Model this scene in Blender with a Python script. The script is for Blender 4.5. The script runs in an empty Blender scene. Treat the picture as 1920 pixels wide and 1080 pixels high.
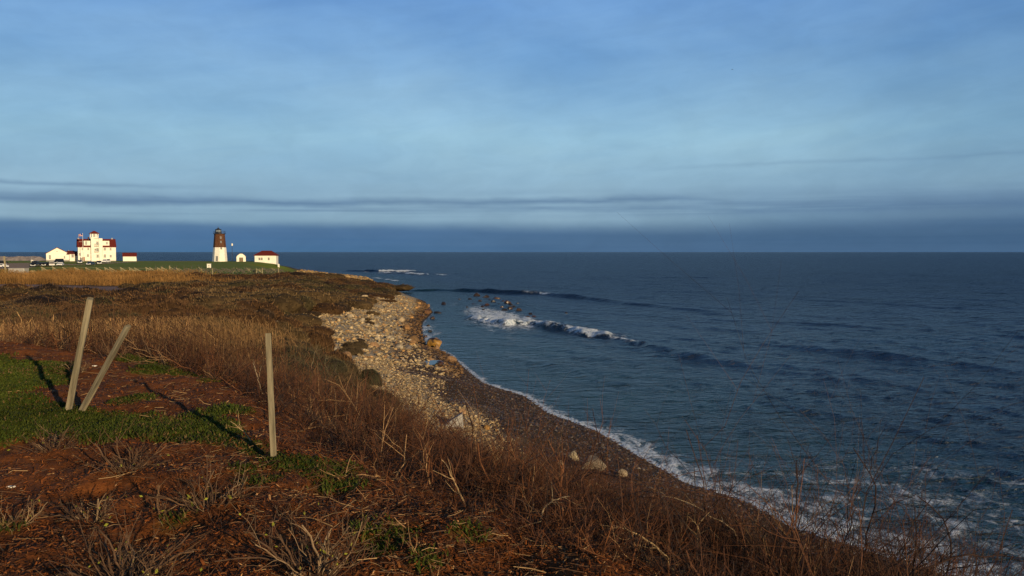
import bpy, bmesh, math
import numpy as np
from mathutils import Vector, Matrix, Quaternion
R = math.radians
rng = np.random.default_rng(7)
scene = bpy.context.scene
COL = scene.collection

# ---------------------------------------------------------------- camera
FPX = 1600.0                       # focal length in photo pixels (1920 wide)
CAM = np.array([0.0, 0.0, 10.0])
PITCH = math.atan(68.0 / FPX)      # horizon lies 68 px above the centre
cam_d = bpy.data.cameras.new('camera')
cam_d.sensor_width = 36.0
cam_d.lens = 36.0 * FPX / 1920.0
cam_d.clip_start = 0.1
cam_d.clip_end = 60000.0
cam_o = bpy.data.objects.new('camera', cam_d)
cam_o.location = CAM
cam_o.rotation_euler = (R(90) - PITCH, 0, 0)
COL.objects.link(cam_o)
scene.camera = cam_o

# ---------------------------------------------------------------- light
SUN_EL, SUN_AZ = 11.0, 145.0       # azimuth clockwise from +Y (behind the camera, to the right)
sd = Vector((math.sin(R(SUN_AZ)) * math.cos(R(SUN_EL)), math.cos(R(SUN_AZ)) * math.cos(R(SUN_EL)), math.sin(R(SUN_EL))))
sun_d = bpy.data.lights.new('sun', 'SUN')
sun_d.energy = 5.0
sun_d.angle = R(0.5)
sun_d.color = (1.0, 0.77, 0.46)
sun_o = bpy.data.objects.new('sun', sun_d)
sun_o.rotation_euler = (-sd).to_track_quat('-Z', 'Y').to_euler()
sun_o.location = (20, -30, 40)
COL.objects.link(sun_o)

world = bpy.data.worlds.new('World')
scene.world = world
world.use_nodes = True
wt = world.node_tree
wt.nodes.clear()

class NT:
    """small helper to write node trees as expressions"""
    def __init__(s, tree): s.t = tree
    def n(s, kind, **props):
        nd = s.t.nodes.new(kind)
        for k, v in props.items(): setattr(nd, k, v)
        return nd
    def put(s, sock, v):
        if isinstance(v, bpy.types.NodeSocket): s.t.links.new(v, sock)
        else: sock.default_value = v
    def m(s, op, a, b=0.0, c=0.0, clamp=False):
        nd = s.n('ShaderNodeMath', operation=op, use_clamp=clamp)
        s.put(nd.inputs[0], a); s.put(nd.inputs[1], b)
        if op in ('MULTIPLY_ADD', 'SMOOTH_MIN', 'SMOOTH_MAX'): s.put(nd.inputs[2], c)
        return nd.outputs[0]
    def v(s, op, a, b=(0, 0, 0)):
        nd = s.n('ShaderNodeVectorMath', operation=op)
        s.put(nd.inputs[0], a); s.put(nd.inputs[1], b)
        return nd.outputs[0]
    def smooth(s, x, lo, hi, to0=0.0, to1=1.0):
        nd = s.n('ShaderNodeMapRange', interpolation_type='SMOOTHSTEP')
        s.put(nd.inputs[0], x); s.put(nd.inputs[1], lo); s.put(nd.inputs[2], hi); s.put(nd.inputs[3], to0); s.put(nd.inputs[4], to1)
        return nd.outputs[0]
    def noise(s, vec, scale, detail=3.0, rough=0.55, dist=0.0):
        nd = s.n('ShaderNodeTexNoise')
        s.put(nd.inputs['Vector'], vec); s.put(nd.inputs['Scale'], scale); s.put(nd.inputs['Detail'], detail)
        s.put(nd.inputs['Roughness'], rough); s.put(nd.inputs['Distortion'], dist)
        return nd.outputs['Fac']
    def ramp(s, x, stops):
        nd = s.n('ShaderNodeValToRGB')
        e = nd.color_ramp.elements
        while len(e) < len(stops): e.new(0.5)
        for el, (p, c) in zip(e, stops):
            el.position = p; el.color = (c[0], c[1], c[2], 1.0)
        s.put(nd.inputs[0], x)
        return nd.outputs[0]
    def mix(s, f, a, b, blend='MIX'):
        nd = s.n('ShaderNodeMix', data_type='RGBA', blend_type=blend)
        s.put(nd.inputs[0], f)
        for i, q in ((6, a), (7, b)):
            if isinstance(q, tuple) and len(q) == 3: q = (*q, 1.0)
            s.put(nd.inputs[i], q)
        return nd.outputs[2]

def lin(h):
    h = h.lstrip('#')
    c = [int(h[i:i + 2], 16) / 255.0 for i in (0, 2, 4)]
    return tuple(x / 12.92 if x <= 0.04045 else ((x + 0.055) / 1.055) ** 2.4 for x in c)

w = NT(wt)
geo = w.n('ShaderNodeTexCoord').outputs['Generated']
dirn = w.v('NORMALIZE', geo)
sep = w.n('ShaderNodeSeparateXYZ'); w.put(sep.inputs[0], dirn)
el = w.m('ARCSINE', sep.outputs[2])
az = w.m('ARCTAN2', sep.outputs[0], sep.outputs[1])
sky = w.n('ShaderNodeTexSky', sky_type='NISHITA', sun_disc=False)
sky.sun_elevation = R(SUN_EL); sky.sun_rotation = R(SUN_AZ)
sky.air_density = 1.0; sky.dust_density = 0.6; sky.ozone_density = 2.0
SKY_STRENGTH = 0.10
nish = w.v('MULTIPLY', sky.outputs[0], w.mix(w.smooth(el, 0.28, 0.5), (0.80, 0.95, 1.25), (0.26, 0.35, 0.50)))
# thin high cloud veil: its colour by elevation, broken by streaky noise
comb = w.n('ShaderNodeCombineXYZ'); w.put(comb.inputs[0], w.m('MULTIPLY', az, 2.2)); w.put(comb.inputs[1], w.m('MULTIPLY', el, 5.0)); comb.inputs[2].default_value = 3.1
soft = w.noise(comb.outputs[0], 1.15, 4.0, 0.52, 0.25)
comb2 = w.n('ShaderNodeCombineXYZ'); w.put(comb2.inputs[0], w.m('MULTIPLY', az, 1.1)); w.put(comb2.inputs[1], w.m('MULTIPLY', el, 46.0)); comb2.inputs[2].default_value = 9.4
streak = w.noise(comb2.outputs[0], 1.0, 4.0, 0.5, 0.3)
comb3 = w.n('ShaderNodeCombineXYZ'); w.put(comb3.inputs[0], w.m('MULTIPLY', az, 5.0)); w.put(comb3.inputs[1], w.m('MULTIPLY', el, 14.0)); comb3.inputs[2].default_value = 1.7
edge_n = w.noise(comb3.outputs[0], 1.6, 4.0, 0.55)
S = 1.0 / SKY_STRENGTH
def K(h, g=1.0): return tuple(x * S * g for x in lin(h))
veil_dark = w.ramp(w.m('MULTIPLY', el, 3.2), [(0.0, K('#6488a2')), (0.2, K('#80a3be')), (0.42, K('#87b2cf')), (0.72, K('#6697ca')), (1.0, K('#5a8acb'))])
veil_lite = w.ramp(w.m('MULTIPLY', el, 3.2), [(0.0, K('#86a5bb')), (0.2, K('#97b8cd')), (0.42, K('#a2cadf')), (0.72, K('#86b1da')), (1.0, K('#7aa8dc'))])
veil = w.mix(w.smooth(soft, 0.22, 0.80), veil_dark, veil_lite)
low = w.smooth(el, 0.29, 0.50, 0.95, 0.12)
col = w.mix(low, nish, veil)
# the far right of the sky is a deeper blue
col = w.mix(w.smooth(az, 0.05, 0.62, 0.0, 0.45), col, w.v('MULTIPLY', col, (0.50, 0.58, 0.66)))
# thin dark streaks a little above the bank
sm = w.m('MULTIPLY', w.smooth(streak, 0.49, 0.63), w.m('MULTIPLY', w.smooth(el, 0.036, 0.048), w.smooth(el, 0.078, 0.054)))
col = w.mix(w.m('MULTIPLY', sm, 0.6), col, K('#5c7a9c'))
# two long named-height streak bands seen over the sea
for (e0, hw, a0, a1, dp) in ((0.0605, 0.0075, -0.9, -0.36, 0.8), (0.0735, 0.0030, -0.9, -0.42, 0.5), (0.0575, 0.0055, -0.9, 0.22, 0.85), (0.0470, 0.0040, 0.0, 0.9, 0.5), (0.097, 0.003, 0.22, 0.8, 0.35)):
    ee = w.m('ADD', el, w.m('MULTIPLY', w.m('SUBTRACT', edge_n, 0.5), 0.016))
    ee = w.m('ADD', ee, w.m('MULTIPLY', az, -0.004))
    band = w.smooth(w.m('ABSOLUTE', w.m('SUBTRACT', ee, e0)), hw * 1.5, -hw * 0.3)
    ext = w.m('MULTIPLY', w.smooth(az, a0 - 0.15, a0 + 0.1), w.smooth(az, a1 + 0.15, a1 - 0.1))
    band = w.m('MULTIPLY', band, w.m('MULTIPLY', ext, w.smooth(streak, 0.30, 0.55, 0.5, 1.0)))
    col = w.mix(w.m('MULTIPLY', band, dp), col, K('#58779a'))
# the dark cloud bank on the horizon
top = w.m('ADD', w.smooth(az, 0.1, 0.6, 0.0340, 0.052), w.m('MULTIPLY', w.m('SUBTRACT', edge_n, 0.5), 0.009))
wid = w.smooth(az, -0.35, 0.5, 0.007, 0.026)
bank = w.smooth(w.m('SUBTRACT', top, el), w.m('MULTIPLY', wid, -0.6), wid)
bank_l = w.ramp(w.m('MULTIPLY', el, 24.0), [(0.0, K('#476e95')), (0.5, K('#446b97')), (0.9, K('#5b7ea0'))])
bank_r = w.ramp(w.m('MULTIPLY', el, 24.0), [(0.0, K('#426184')), (0.45, K('#3a5a7d')), (0.9, K('#4d6c8e'))])
bank_c = w.mix(w.smooth(az, -0.35, 0.25), bank_l, bank_r)
bank_c = w.mix(w.smooth(streak, 0.35, 0.65, 0.0, 0.25), bank_c, K('#5f7e9d'))
col = w.mix(w.m('MULTIPLY', bank, 0.95), col, bank_c)
# soft fine mottling of the veil
comb4 = w.n('ShaderNodeCombineXYZ'); w.put(comb4.inputs[0], w.m('ADD', w.m('MULTIPLY', az, 3.0), w.m('MULTIPLY', el, 5.0))); w.put(comb4.inputs[1], w.m('SUBTRACT', w.m('MULTIPLY', el, 30.0), w.m('MULTIPLY', az, 5.0)))
diag = w.noise(comb4.outputs[0], 1.3, 5.0, 0.6, 0.5)
col = w.v('MULTIPLY', col, w.mix(w.smooth(el, .06, .10), (1, 1, 1), w.mix(w.smooth(diag, 0.3, 0.7), (0.955, 0.97, 0.985), (1.04, 1.03, 1.015))))
fine = w.noise(comb.outputs[0], 7.0, 5.0, 0.6, 0.4)
col = w.v('MULTIPLY', col, w.smooth(fine, 0.25, 0.75, 0.955, 1.045))
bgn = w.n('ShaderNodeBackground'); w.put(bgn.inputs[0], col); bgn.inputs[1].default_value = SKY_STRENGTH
wo = w.n('ShaderNodeOutputWorld'); wt.links.new(bgn.outputs[0], wo.inputs[0])
world.cycles.sampling_method = 'MANUAL'
world.cycles.sample_map_resolution = 512

scene.view_settings.view_transform = 'Standard'
scene.view_settings.look = 'None'
scene.view_settings.exposure = 0.0
scene.view_settings.gamma = 1.0
scene.view_settings.use_curve_mapping = False
scene.cycles.max_bounces = 5
scene.cycles.diffuse_bounces = 2
scene.cycles.glossy_bounces = 3
scene.cycles.transmission_bounces = 3
scene.cycles.transparent_max_bounces = 6
# ================================================================ helpers
def tag(o, label=None, cat=None, group=None, kind=None):
    if label: o['label'] = label
    if cat: o['category'] = cat
    if group: o['group'] = group
    if kind: o['kind'] = kind
    return o

def empty(name, loc, rz=0.0):
    o = bpy.data.objects.new(name, None)
    o.empty_display_size = 0.3
    o.location = loc; o.rotation_euler = (0, 0, rz)
    COL.objects.link(o)
    return o

def mesh_np(name, V, F, mat, parent=None, smooth=False, col=None, floats=None, link=True, midx=None):
    """V (N,3); F an int array (M,k) or a list of such arrays"""
    V = np.asarray(V, np.float32)
    Fs = [np.asarray(f, np.int32) for f in (F if isinstance(F, list) else [F])]
    Fs = [f for f in Fs if len(f)]
    me = bpy.data.meshes.new(name)
    me.vertices.add(len(V)); me.vertices.foreach_set('co', V.ravel())
    nl = sum(f.size for f in Fs); npoly = sum(len(f) for f in Fs)
    me.loops.add(nl); me.polygons.add(npoly)
    me.loops.foreach_set('vertex_index', np.concatenate([f.ravel() for f in Fs]))
    sizes = np.concatenate([np.full(len(f), f.shape[1], np.int32) for f in Fs])
    starts = np.zeros(npoly, np.int32); starts[1:] = np.cumsum(sizes)[:-1]
    me.polygons.foreach_set('loop_start', starts)
    me.polygons.foreach_set('loop_total', sizes)
    me.polygons.foreach_set('use_smooth', np.full(npoly, smooth, bool))
    if midx is not None: me.polygons.foreach_set('material_index', np.asarray(midx, np.int32))
    if col is not None:
        a = me.color_attributes.new('Col', 'FLOAT_COLOR', 'POINT')
        c = np.ones((len(V), 4), np.float32); c[:, :3] = col
        a.data.foreach_set('color', c.ravel())
    for k, arr in (floats or {}).items():
        a = me.attributes.new(k, 'FLOAT', 'POINT'); a.data.foreach_set('value', np.asarray(arr, np.float32))
    me.update(calc_edges=True)
    me.validate()
    for mm in (mat if isinstance(mat, (list, tuple)) else [mat]): me.materials.append(mm)
    if not link: return me
    o = bpy.data.objects.new(name, me); COL.objects.link(o)
    if parent: o.parent = parent
    return o

# ---- numpy noise
def _hash(i, j, s):
    h = np.sin(i * 127.1 + j * 311.7 + s * 74.7) * 43758.5453
    return h - np.floor(h)
def vnoise(x, y, s=0):
    x = np.asarray(x, float); y = np.asarray(y, float)
    i = np.floor(x); j = np.floor(y); u = x - i; v = y - j
    u = u * u * (3 - 2 * u); v = v * v * (3 - 2 * v)
    a = _hash(i, j, s); b = _hash(i + 1, j, s); c = _hash(i, j + 1, s); d = _hash(i + 1, j + 1, s)
    return (a + (b - a) * u) * (1 - v) + (c + (d - c) * u) * v
def fbm(x, y, s=0, oct=4, g=0.5):
    t = 0.0; a = 1.0; n = 0.0
    for k in range(oct):
        t = t + a * vnoise(x * 2 ** k + 13.7 * k, y * 2 ** k - 7.3 * k, s + k); n += a; a *= g
    return t / n
def sstep(x, a, b):
    t = np.clip((np.asarray(x, float) - a) / (b - a), 0, 1)
    return t * t * (3 - 2 * t)
def seg_dist(x, y, P):
    """distance to an open polyline, plus the side of the nearest segment (left of travel > 0)"""
    best = np.full(np.shape(x), 1e18); side = np.zeros(np.shape(x))
    for (ax, ay), (bx, by) in zip(P[:-1], P[1:]):
        dx, dy = bx - ax, by - ay; L = dx * dx + dy * dy
        t = np.clip(((x - ax) * dx + (y - ay) * dy) / L, 0, 1)
        qx = x - ax - t * dx; qy = y - ay - t * dy
        d = qx * qx + qy * qy
        m = d < best
        best = np.where(m, d, best)
        side = np.where(m, dx * (y - ay) - dy * (x - ax), side)
    return np.sqrt(best), np.where(side >= 0, 1.0, -1.0)
def poly_sd(x, y, P):
    """signed distance to a closed polygon, negative inside"""
    ins = np.zeros(np.shape(x), bool)
    Q = list(P) + [P[0]]
    for (ax, ay), (bx, by) in zip(Q[:-1], Q[1:]):
        if ay == by: continue
        c = ((ay > y) != (by > y)) & (x < (bx - ax) * (y - ay) / (by - ay) + ax)
        ins ^= c
    d, _ = seg_dist(x, y, Q)
    return np.where(ins, -d, d)

# ================================================================ lie of the land
SHORE = [(34, -40), (20, 12), (13.2, 26.3), (10.2, 30.3), (9.3, 33.8), (7.5, 36.5), (6.2, 41.2), (4.7, 47.3), (2.2, 52.5),
         (0.9, 58.6), (-2.2, 64.5), (-3.5, 70.2), (-6.2, 83), (-9.3, 92), (-11.0, 105), (-12.6, 120), (-13.1, 141), (-17.6, 172), (-24, 196),
         (-29.6, 219), (-39, 256), (-50, 305), (-57, 335), (-66, 354), (-84, 384), (-110, 408), (-150, 424), (-210, 432),
         (-330, 440), (-700, 460), (-1500, 480)]
MOUND = [(-70, 28), (-30, 22.5), (-11, 17.2), (-6.6, 14.4), (-4.2, 11.4), (-2.7, 8.7), (-1.4, 6.7), (-0.5, 5.7), (0.35, 4.6), (0.9, 3),
         (1.2, 0), (1.2, -8), (1.2, -40), (-70, -40)]
WB = ([0, 30, 60, 80, 105, 140, 175, 219, 256, 300, 335, 380, 400], [11, 12, 12, 12, 11, 9, 6, 3.5, 6, 18, 24, 6, 5])
ZB = ([0, 60, 105, 140, 200, 256, 330, 400], [2.0, 2.0, 2.2, 2.0, 1.2, 1.2, 1.5, 1.5])
BW = ([0, 60, 110, 160, 200, 256, 330, 380, 400], [5, 5, 8, 18, 28, 26, 24, 18, 8])
ZP = ([0, 60, 110, 160, 195, 230, 260, 330, 388, 2000], [4.2, 4.2, 3.8, 3.0, 3.0, 4.0, 4.4, 5.2, 5.6, 5.6])
def shore_d(x, y):
    d, s = seg_dist(x, y, SHORE)
    return d * s
def H(x, y, detail=True):
    x = np.asarray(x, float); y = np.asarray(y, float)
    d = shore_d(x, y)
    wig = (fbm(x * 0.15, y * 0.15, 3, 2) - 0.5) * 2.0
    d = d + np.clip(wig * np.clip(np.abs(d) * 0.3, 0, 1.5) * 1.2, -2, 2)
    wb = np.interp(y, *WB); zb = np.interp(y, *ZB); bw = np.interp(y, *BW); zp = np.interp(y, *ZP)
    t = d / wb
    beach = np.where(d < 0, np.maximum(0.13 * d, -4.0), zb * (1 - (1 - np.clip(t, 0, 1)) ** 1.35))
    z = beach + (zp - zb) * sstep((d - wb) / bw, 0, 1)
    m = poly_sd(x, y, MOUND)
    dm = np.maximum(m, 0)
    slope = 0.40 + 0.12 * sstep(x, -8.0, -4.5)
    zm = 8.2 - slope * (dm - 1.2 * (1 - np.exp(-dm / 1.2)) * 0.7)
    zm = zm + 0.10 * (fbm(x * 0.35, y * 0.35, 11, 3) - 0.5) * 2 * sstep(-m, -3, 1)
    k = 0.6
    h = np.clip(0.5 + 0.5 * (zm - z) / k, 0, 1)
    z = z * (1 - h) + zm * h + k * h * (1 - h)
    if detail:
        near = sstep(y, 60, 20)
        z = z + near * sstep(d, 11, 16) * (fbm(x * 2.2, y * 2.2, 21, 3) - 0.5) * 0.15
        z = z + sstep(d, 0.2, 3) * sstep(d, 16, 10) * (fbm(x * 0.5, y * 0.5, 5, 3) - 0.5) * 0.30
        z = z + sstep(d, 12, 25) * (1 - near) * sstep(y, 300, 200) * (fbm(x * 0.08, y * 0.08, 6, 3) - 0.5) * 0.9
    return z

CP, SP = math.cos(PITCH), math.sin(PITCH)
def ray(px, py):
    u = (np.asarray(px, float) - 960.0) / FPX; v = (540.0 - np.asarray(py, float)) / FPX
    return np.stack([u, CP + v * SP, -SP + v * CP], -1)       # x, y, z per unit view depth
def at(px, py, depth):
    r = ray(px, py)
    return CAM + r * (depth / r[..., 1:2])
_TS = np.concatenate([np.linspace(2, 30, 700), np.geomspace(30.05, 900, 1500)])
def ground(px, py):
    """where the line of sight through a photo pixel meets the land"""
    r = ray(px, py); r = r / r[1]
    P = CAM[None] + r[None] * _TS[:, None]
    g = np.maximum(H(P[:, 0], P[:, 1]), 0.0)
    hit = np.nonzero(P[:, 2] <= g)[0]
    i = hit[0] if len(hit) else len(_TS) - 1
    return np.array([P[i, 0], P[i, 1], g[i]])
def hz(x, y): return float(H(np.array([x]), np.array([y]))[0])

# ================================================================ materials
def attr(nt, name, vec=True):
    a = nt.n('ShaderNodeAttribute', attribute_name=name)
    return a.outputs['Color'] if vec else a.outputs['Fac']
MATS = {}
def mat(name, color=None, rough=0.8, scale=6.0, var=0.25, bump=0.0, bscale=None, metal=0.0, spec=0.3, use_col=False, coord='Object', trans=0.0, stretch=(1, 1, 1)):
    m = bpy.data.materials.new(name); m.use_nodes = True
    t = m.node_tree; t.nodes.clear(); q = NT(t)
    tc = q.n('ShaderNodeTexCoord')
    pos = q.n('ShaderNodeNewGeometry').outputs['Position'] if coord == 'World' else tc.outputs[coord]
    vec = q.v('MULTIPLY', pos, stretch)
    n1 = q.noise(vec, scale, 5.0, 0.62)
    base = attr(q, 'Col') if use_col else (*color, 1.0)
    f = q.smooth(n1, 0.25, 0.75, 1 - var, 1 + var)
    c = q.v('MULTIPLY', base, f) if use_col else q.v('MULTIPLY', tuple(color), f)
    b = q.n('ShaderNodeBsdfPrincipled')
    q.put(b.inputs['Base Color'], c); b.inputs['Roughness'].default_value = rough; b.inputs['Metallic'].default_value = metal
    b.inputs['Specular IOR Level'].default_value = spec
    if bump:
        bn = q.n('ShaderNodeBump'); bn.inputs['Strength'].default_value = bump; bn.inputs['Distance'].default_value = 0.02
        q.put(bn.inputs['Height'], q.noise(vec, bscale or scale * 2, 4.0, 0.6)); q.put(b.inputs['Normal'], bn.outputs[0])
    out = q.n('ShaderNodeOutputMaterial')
    surf = b.outputs[0]
    if trans:
        tr = q.n('ShaderNodeBsdfTranslucent'); q.put(tr.inputs[0], c)
        mx = q.n('ShaderNodeMixShader'); mx.inputs[0].default_value = trans
        t.links.new(surf, mx.inputs[1]); t.links.new(tr.outputs[0], mx.inputs[2]); surf = mx.outputs[0]
    t.links.new(surf, out.inputs[0])
    MATS[name] = m
    return m

# ================================================================ the ground sheet
C_MULCH = np.array([0.150, 0.048, 0.011]); C_MULCHD = np.array([0.035, 0.014, 0.008])
C_GRASS = np.array([0.060, 0.080, 0.010]); C_SOIL = np.array([0.075, 0.045, 0.022])
C_PEB = np.array([0.36, 0.29, 0.19]); C_WET = np.array([0.055, 0.036, 0.022]); C_SANDY = np.array([0.26, 0.18, 0.10])
C_SCRUB = np.array([0.060, 0.040, 0.018]); C_MARSH = np.array([0.22, 0.12, 0.05]); C_MUD = np.array([0.20, 0.13, 0.11])
C_LAWN = np.array([0.145, 0.185, 0.012]); C_LOT = np.array([0.32, 0.22, 0.14])

def px_poly(pts): return [tuple(ground(px, py)[:2]) for px, py in pts]
GRASS_A = px_poly([(-60, 664), (30, 664), (118, 688), (126, 700), (80, 716), (70, 735), (95, 752), (140, 770), (210, 778), (300, 784), (360, 780), (425, 790),
                   (458, 806), (484, 838), (520, 858), (640, 882), (620, 898), (500, 862), (440, 848), (300, 834), (150, 830), (40, 836), (-60, 840)])
GRASS_P = [(*ground(px, py)[:2], r) for px, py, r in ((300, 690, .55), (345, 703, .4), (285, 680, .45), (430, 765, .25), (395, 712, .25), (640, 915, .13), (455, 880, .08), (720, 1035, .07), (800, 1055, .06),
                   (745, 1010, .05), (330, 975, .05), (880, 1000, .05), (10, 990, .10), (470, 905, .06), (250, 745, .2), (500, 900, .06), (690, 1000, .04))]
ROAD = px_poly([(100, 497.5), (145, 495.5), (175, 494.8), (205, 493.2), (225, 492.2), (245, 491.4)])
ROAD2 = [(-170, 392), (-152, 394), (-136, 396)]
LOT = px_poly([(-40, 494.5), (30, 493.5), (57, 493.0), (61, 502), (20, 504), (-40, 505)])
def zone_fields(x, y):
    d = shore_d(x, y); m = poly_sd(x, y, MOUND)
    nz = fbm(x * 1.1, y * 1.1, 31, 4) - 0.5
    g = poly_sd(x, y, GRASS_A) + nz * 0.10 * (y + 1) * .7
    for (gx, gy, gr) in GRASS_P:
        g = np.minimum(g, np.hypot(x - gx, (y - gy) * 0.8) - gr * .8 + nz * gr * 2.6)
    return d, m, g, nz

def build_ground():
    ys = [-14.0]
    while ys[-1] < 1500: ys.append(ys[-1] + max(0.06, (ys[-1] + 10.0 if ys[-1] < 4 else ys[-1] + 3) * 0.0062))
    ys = np.array(ys)
    u = np.concatenate([np.linspace(-1.05, -0.66, 40)[:-1], np.linspace(-0.66, 0.30, 520)[:-1], np.linspace(0.30, 0.75, 120)])
    Y, U = np.meshgrid(ys, u, indexing='ij')
    X = U * (np.abs(Y + 2) * 0.97 + 7.0)
    x, y = X.ravel(), Y.ravel()
    z = H(x, y)
    d, m, g, nz = zone_fields(x, y)
    n2 = fbm(x * 0.35, y * 0.35, 41, 4); n3 = fbm(x * 3.0, y * 3.0, 43, 3)
    near = m < 1.5
    c = np.zeros((len(x), 3))
    def lay(colr, w): c[:] = c * (1 - w[:, None]) + np.asarray(colr) * w[:, None]
    # inland cover
    lay(C_SCRUB, np.ones(len(x)))
    lay(C_MARSH * 0.8, sstep(n2, 0.5, 0.7) * 0.6)
    lay(C_MUD, sstep(y, 146, 152) * sstep(y, 179, 173) * sstep(x + 0.40 * y, 4, -8))
    lay(C_LAWN, sstep(y, 216, 226) * sstep(d, 14, 22) * sstep(y, 900, 700))
    lay(C_LAWN * np.array([1.5, 0.95, 0.9]), sstep(y, 216, 226) * sstep(d, 18, 26) * sstep(y, 900, 700) * sstep(fbm(x * .05, y * .12, 9, 3), .5, .7) * 0.6)
    lot = sstep(poly_sd(x, y, LOT), 1.5, -1.5)
    lay(C_LOT, lot)
    lay(C_LOT * 1.1, sstep(np.minimum(seg_dist(x, y, ROAD)[0], seg_dist(x, y, ROAD2)[0]), 3.4, 2.4))
    # beach
    wb = np.interp(y, *WB)
    bt = sstep(d + nz * 1.6, wb + 2.0, wb + 0.2)
    peb = C_PEB[None] * (0.75 + 0.5 * n3)[:, None]
    sandy = sstep(fbm(x * 0.22 + 3, y * 0.12, 17, 3), 0.46, 0.60) * sstep(d, wb * .8, wb * .5) * sstep(y, 95, 75)
    peb = peb * (1 - sandy[:, None]) + C_SANDY * sandy[:, None]
    c[:] = c * (1 - bt[:, None]) + peb * bt[:, None]
    wet = sstep(d + nz * 2.2 + (n2 - .5) * 2.0, np.interp(y, [0, 60, 75, 90, 160, 300], [7.4, 7.0, 6.0, 3.0, 2.4, 2.0]), np.interp(y, [0, 60, 75, 90, 160, 300], [6.4, 6.0, 5.0, 1.9, 1.2, 1.0]))
    c[:] = c * (1 - wet[:, None]) + (C_WET * (0.7 + 0.6 * n3[:, None])) * wet[:, None]
    # the mound: mulch, lawn
    mw = sstep(m, 2.2, 0.3)
    mul = C_MULCH[None] * (0.45 + 1.0 * n3)[:, None] * (0.6 + 0.8 * fbm(x * .9, y * .9, 55, 3))[:, None]
    c[:] = c * (1 - mw[:, None]) + mul * mw[:, None]
    gw = sstep(g, 0.12, -0.12) * sstep(m, 1.5, 0.5) * sstep(y, 30, 20)
    gcol = C_GRASS[None] * (0.65 + 0.7 * n3)[:, None] * np.array([1, 1, 1])
    c[:] = c * (1 - gw[:, None]) + gcol * gw[:, None]
    nr, nc = X.shape
    idx = np.arange(nr * nc).reshape(nr, nc)
    F = np.stack([idx[:-1, :-1], idx[:-1, 1:], idx[1:, 1:], idx[1:, :-1]], -1).reshape(-1, 4)
    fz = z[F].max(1)
    keep = fz > -3.9
    F = F[keep]
    fx = x[F].mean(1); fy = y[F].mean(1); fd = d[F].mean(1); fm = m[F].mean(1); fg = gw[F].mean(1)
    zone = np.zeros(len(F), int)
    zone[(fd < np.interp(fy, *WB) + 1.0) & (fm > 3)] = 1
    zone[(fm < 1.2) & (fy < 30)] = 2
    zone[(fg > 0.5)] = 3
    zone[(fy > 221) & (fd > 18)] = 4
    zone[lot[F].mean(1) > 0.5] = 5
    gm = mat('ground_cover', rough=0.9, scale=9.0, var=0.35, bump=0.6, bscale=24.0, use_col=True, coord='World', spec=0.15)
    P = np.stack([x, y, z], -1)
    for k, nm in enumerate(('ground', 'beach', 'mulch_bed', 'grass_strip', 'lawn', 'car_park')):
        f = F[zone == k]
        if not len(f): continue
        used, inv = np.unique(f.ravel(), return_inverse=True)
        o = mesh_np(nm, P[used], inv.reshape(-1, 4), gm, smooth=True, col=c[used])
        tag(o, kind='structure')
build_ground()

# ================================================================ the sea
SURF = []   # crest polylines: points, height, width, foam
def crest(pts, h, wdt, foam): SURF.append((pts, h, wdt, foam))
def sea(px, py): r = ray(px, py); t = -10.0 / r[2]; return (float(r[0] * t), float(r[1] * t))
crest([sea(*p) for p in ((868, 592), (905, 603), (950, 611), (1000, 611), (1030, 617), (1080, 626), (1130, 633), (1200, 650), (1260, 664), (1330, 679), (1420, 692), (1500, 703), (1600, 716), (1720, 735))], 0.78, 1.4,
      [0.2, 1, 1, .95, .55, .9, .9, .35, .05, 0, 0, 0, 0, 0])
crest([sea(*p) for p in ((745, 546), (820, 546), (890, 548), (960, 552), (1010, 554), (1080, 561), (1160, 570), (1240, 578), (1330, 586), (1450, 597), (1600, 612))], 0.75, 1.8,
      [0, 0, 0, .1, .75, .05, 0, 0, 0, 0, 0])
crest([sea(*p) for p in ((640, 509), (700, 510.0), (716, 510.0), (735, 510.0), (771, 510.0), (776, 510.5), (830, 512))], 1.15, 2.2, [.1, .1, 1.3, 1.3, 1.3, 0, 0])
crest([sea(*p) for p in ((708, 512.6), (745, 513.5), (770, 515), (790, 516), (801, 515), (806, 515), (822, 515.5), (835, 516.2), (839, 516.2), (880, 516))], .8, 1.8, [.8, .8, 1, 1.1, .9, 0, 1, .9, 0, 0])
crest([sea(*p) for p in ((676, 511), (682, 511), (690, 511), (694, 511), (720, 513))], .6, 1.6, [0, .9, .9, 0, 0])
crest([sea(*p) for p in ((700, 521), (720, 524), (745, 528), (760, 527), (790, 530))], .35, 1.8, [.75, .7, .7, .2, 0])
crest([sea(*p) for p in ((1290, 884), (1360, 885), (1430, 880), (1470, 895), (1540, 930))], .30, 1.3, [.45, .3, 0.05, 0, 0])
for pts in (((1120, 520), (1400, 523), (1700, 530)), ((1000, 500), (1250, 505), (1500, 511)), ((1300, 600), (1600, 615), (1920, 640)), ((900, 660), (1000, 680), (1100, 705), (1250, 745)),
            ((1150, 530), (1350, 540), (1600, 556)), ((1380, 640), (1650, 672), (1900, 710)), ((1480, 700), (1700, 740), (1900, 790)), ((1500, 488), (1750, 489), (1920, 491))):
    crest([sea(*p) for p in pts], .22, 2.0, [0] * len(pts))
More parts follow.
